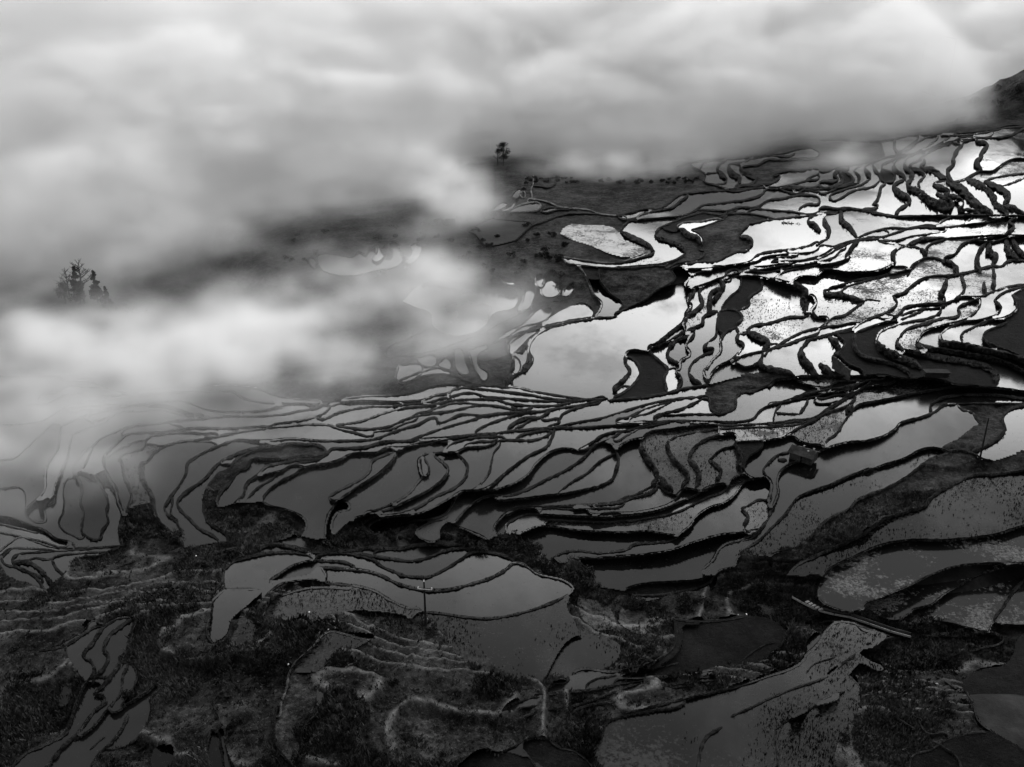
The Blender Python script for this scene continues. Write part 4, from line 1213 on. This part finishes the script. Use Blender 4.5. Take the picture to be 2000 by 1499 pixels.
for i in range(120):
    x, y = RV[i % len(RV)]
    x += rk.uniform(-16, 16); y += rk.uniform(-8, 8)
    r_ = LAB[int((y-Y0)/C0), int((x-X0)/C0)]
    if not ISV[r_]: continue
    where = 'left' if x < 600 else 'middle' if x < 1250 else 'right'
    bush(x, y, rk.uniform(.8, 1.8), 'dark leafy bush crowding the '+where+' part of the ravine below the middle terraces', 200+i, 'bushes filling the '+where+' of the ravine', leaf=.16, per=45)
for i in range(80):
    x = rk.uniform(820, 1385); y = np.interp(x, [820, 870, 930, 1000, 1030, 1380], [440, 432, 424, 415, 350, 352])+rk.uniform(-2, 8)
    if not ISV[LAB[int((y-Y0)/C0), int((x-X0)/C0)]]: continue
    bush(x, y, rk.uniform(.5, 1.3), 'low scrubby bush on the crest of the foggy ridge', 400+i, 'scrub along the ridge crest', leaf=.24, per=22, cl=6)
for i in range(60):
    x = rk.uniform(560, 1120); y = rk.uniform(440, 545)
    if not ISV[LAB[int((y-Y0)/C0), int((x-X0)/C0)]]: continue
    bush(x, y, rk.uniform(.7, 1.9), 'dark bush on the ridge slope facing the fog hollow', 500+i, 'bushes on the ridge slope', leaf=.26, per=26, cl=7)
for i in range(110):
    x = rk.uniform(-60, 2060); y = rk.uniform(1080, 1500)
    if CLS[LAB[int((y-Y0)/C0), int((x-X0)/C0)]] != 'v' or (x > 260 and rk.random() < .45): continue
    bush(x, y, rk.uniform(.4, 1.1), 'low dark shrub on the rough slope in the foreground', 600+i, 'shrubs on the foreground slope', leaf=.12, per=50, cl=8)
# wooded hill at the far right
nx_, ny_ = 90, 60; hx = np.linspace(150, 420, nx_); hy = np.linspace(380, 520, ny_); HX, HY = np.meshgrid(hx, hy)
hz = 0+45*np.exp(-(((HX-262)/62)**2+((HY-445)/45)**2))+fbm(HX, HY, 1/18., 4, 1)*7
V = np.stack([HX, HY, hz], -1).reshape(-1, 3); a = np.arange(nx_*ny_).reshape(ny_, nx_)
obj('wooded_hill', mesh_np('wooded_hill', V, np.stack([a[:-1, :-1], a[:-1, 1:], a[1:, 1:], a[1:, :-1]], -1).reshape(-1, 4), True), M['v'], kind='structure')
rk = random.Random(9)
for i in range(110):
    X_ = rk.uniform(178, 330); Y_ = rk.uniform(385, 450)
    u = (X_-150)/(270)*(nx_-1); v = (Y_-380)/140*(ny_-1); z_ = hz[int(v), int(u)]
    bush(0, 0, rk.uniform(2.0, 4.2), 'dense dark tree crown on the hill emerging from cloud at far right', 700+i, 'woodland on the far right hill', name='woodland_crown', base=(X_, Y_, z_), leaf=.7, per=30, cl=8)
# ---------------------------------------------------------------- fog
fm = bpy.data.materials.new('fog_vapour'); fm.use_nodes = True; n = fm.node_tree; n.nodes.clear()
pv = nd(n, 'ShaderNodeVolumePrincipled'); pv.inputs['Color'].default_value = G(.975); pv.inputs['Density'].default_value = 1.0; pv.inputs['Anisotropy'].default_value = .15
n.links.new(pv.outputs[0], nd(n, 'ShaderNodeOutputMaterial').inputs['Volume'])
g = bpy.data.node_groups.new('fog_density', 'GeometryNodeTree'); g.interface.new_socket('Geometry', in_out='OUTPUT', socket_type='NodeSocketGeometry')
K = g.links
def N(t, **k):
    m_ = g.nodes.new(t)
    for a_, v_ in k.items(): setattr(m_, a_, v_)
    return m_
def gm(op, a, b=0.0, c=None, clamp=False):
    m_ = N('ShaderNodeMath', operation=op); m_.use_clamp = clamp
    for i, v in enumerate((a, b, c)):
        if v is None: continue
        if isinstance(v, (int, float)): m_.inputs[i].default_value = v
        else: K.new(v, m_.inputs[i])
    return m_.outputs[0]
posn = N('GeometryNodeInputPosition').outputs[0]
sep = N('ShaderNodeSeparateXYZ'); K.new(posn, sep.inputs[0]); PX, PY, PZ = sep.outputs
def gnoise(scale, detail, sc, off=0):
    v = N('ShaderNodeVectorMath', operation='MULTIPLY'); K.new(posn, v.inputs[0]); v.inputs[1].default_value = sc
    v2 = N('ShaderNodeVectorMath', operation='ADD'); K.new(v.outputs[0], v2.inputs[0]); v2.inputs[1].default_value = (off, off*.7, off*.3)
    t = N('ShaderNodeTexNoise'); t.inputs['Scale'].default_value = scale; t.inputs['Detail'].default_value = detail; t.inputs['Roughness'].default_value = .55
    if 'Distortion' in t.inputs: t.inputs['Distortion'].default_value = .6
    K.new(v2.outputs[0], t.inputs['Vector']); return t.outputs[0]
def smap(v, a, b, c, d):
    m_ = N('ShaderNodeMapRange', interpolation_type='SMOOTHSTEP'); K.new(v, m_.inputs[0])
    for i, q in enumerate((a, b, c, d)): m_.inputs[i+1].default_value = q
    return m_.outputs[0]
n1 = gnoise(.016, 5, (1, 1, 1.8)); n2 = gnoise(.05, 5, (.7, 1.0, 1.6), 40)
n3 = gnoise(.11, 3, (1, 1, 1.3), 90)
wisp = gm('MULTIPLY', gm('MULTIPLY', smap(n1, .36, .62, 0.0, 1.6), smap(n2, .38, .62, .0, 1.9)), smap(n3, .36, .64, .3, 1.7))
total = None
def add(v):
    global total
    total = v if total is None else gm('ADD', total, v)
# the wall of cloud behind the skyline: starts at a distance that depends on the side
fc = N('ShaderNodeFloatCurve'); cm = fc.mapping.curves[0]
FR = [(-360, 216), (-130, 222), (-112, 236), (-85, 262), (-60, 288), (-34, 304), (-4, 366), (35, 360), (68, 350), (100, 368), (160, 386), (190, 398), (216, 450), (360, 480)]
K.new(gm('DIVIDE', gm('ADD', PX, 360.0), 720.0), fc.inputs['Value'])
for i, (x, d_) in enumerate(FR):
    xx, yy = (x+360)/720, d_/600
    if i == 0: cm.points[0].location = (xx, yy)
    elif i == len(FR)-1: cm.points[-1].location = (xx, yy)
    else: cm.points.new(xx, yy)
fc.mapping.update()
front = gm('MULTIPLY', fc.outputs[0], 600.0)
beh = gm('SUBTRACT', PY, front)
wall = smap(beh, -4.0, 48.0, 0.0, .06)
wall = gm('MULTIPLY', wall, gm('ADD', gm('MULTIPLY', wisp, .45), .4))
top = gm('ADD', gm('MULTIPLY', beh, .34), gm('ADD', gm('MULTIPLY', n1, 60.0), -10.0))
top = gm('ADD', top, smap(PX, 30.0, 110.0, 0.0, 12.0))
wall = gm('MULTIPLY', wall, smap(gm('SUBTRACT', top, PZ), -3.0, 12.0, 0.0, 1.0))
add(wall)
def blob(px, py, dz, rx, ry, rz, den, z=None, nz=1.0):
    c = at(px, py, float(B(px, py))+dz if z is None else z)
    v = N('ShaderNodeVectorMath', operation='SUBTRACT'); K.new(posn, v.inputs[0]); v.inputs[1].default_value = tuple(c)
    v2 = N('ShaderNodeVectorMath', operation='DIVIDE'); K.new(v.outputs[0], v2.inputs[0]); v2.inputs[1].default_value = (rx, ry, rz)
    l = N('ShaderNodeVectorMath', operation='LENGTH'); K.new(v2.outputs[0], l.inputs[0])
    f = smap(l.outputs['Value'], 0.0, 1.0, den*.52, 0.0)
    add(gm('MULTIPLY', f, wisp) if nz else f)
BLOBS = [
 # px, py, dz, rx, ry, rz, density
 (40, 700, 5, 80, 26, 15, .07), (300, 690, 5, 60, 24, 13, .08), (520, 690, 5, 45, 22, 12, .09), (660, 680, 4, 36, 24, 11, .06),
 (150, 690, 5, 50, 20, 10, .06), (560, 610, 4, 45, 28, 12, .08), (760, 570, 4, 38, 32, 10, .045), (175, 628, 7, 32, 9, 9, .05), (880, 640, 3, 32, 34, 10, .05), (860, 500, 4, 22, 22, 8, .025),
 (20, 840, 4, 40, 34, 12, .045), (110, 930, 3, 22, 18, 9, .06), (-90, 920, 4, 34, 34, 12, .05), (420, 730, 3, 60, 12, 9, .08),
 (860, 600, 4, 40, 44, 12, .05), (740, 530, 4, 36, 22, 8, .025),
 (10, 556, 6, 44, 12, 10, .05), (230, 800, 3, 95, 44, 16, .022), (500, 760, 3, 60, 20, 12, .02),
 (850, 385, 10, 24, 24, 15, .08), (800, 415, 8, 40, 16, 9, .07), (500, 330, 14, 70, 50, 30, .05), (420, 480, 10, 45, 34, 18, .06), (430, 440, 10, 30, 20, 12, .05),
 (1640, 300, 5, 50, 22, 7, .07), (1450, 305, 4, 40, 30, 7, .04), (1200, 325, 4, 50, 24, 7, .05), (1900, 225, 2, 35, 16, 10, .03),
]
for b_ in BLOBS: blob(*b_)
vc = N('GeometryNodeVolumeCube'); vc.inputs['Min'].default_value = (-430, 120, -48); vc.inputs['Max'].default_value = (430, 760, 76)
vc.inputs['Resolution X'].default_value = 260; vc.inputs['Resolution Y'].default_value = 194; vc.inputs['Resolution Z'].default_value = 50
K.new(total, vc.inputs['Density'])
sm = N('GeometryNodeSetMaterial'); sm.inputs['Material'].default_value = fm
go = N('NodeGroupOutput'); K.new(vc.outputs[0], sm.inputs[0]); K.new(sm.outputs[0], go.inputs[0])
fo = obj('fog_bank', bpy.data.meshes.new('fog_bank'), kind='stuff')
fo.modifiers.new('fog', 'NODES').node_group = g
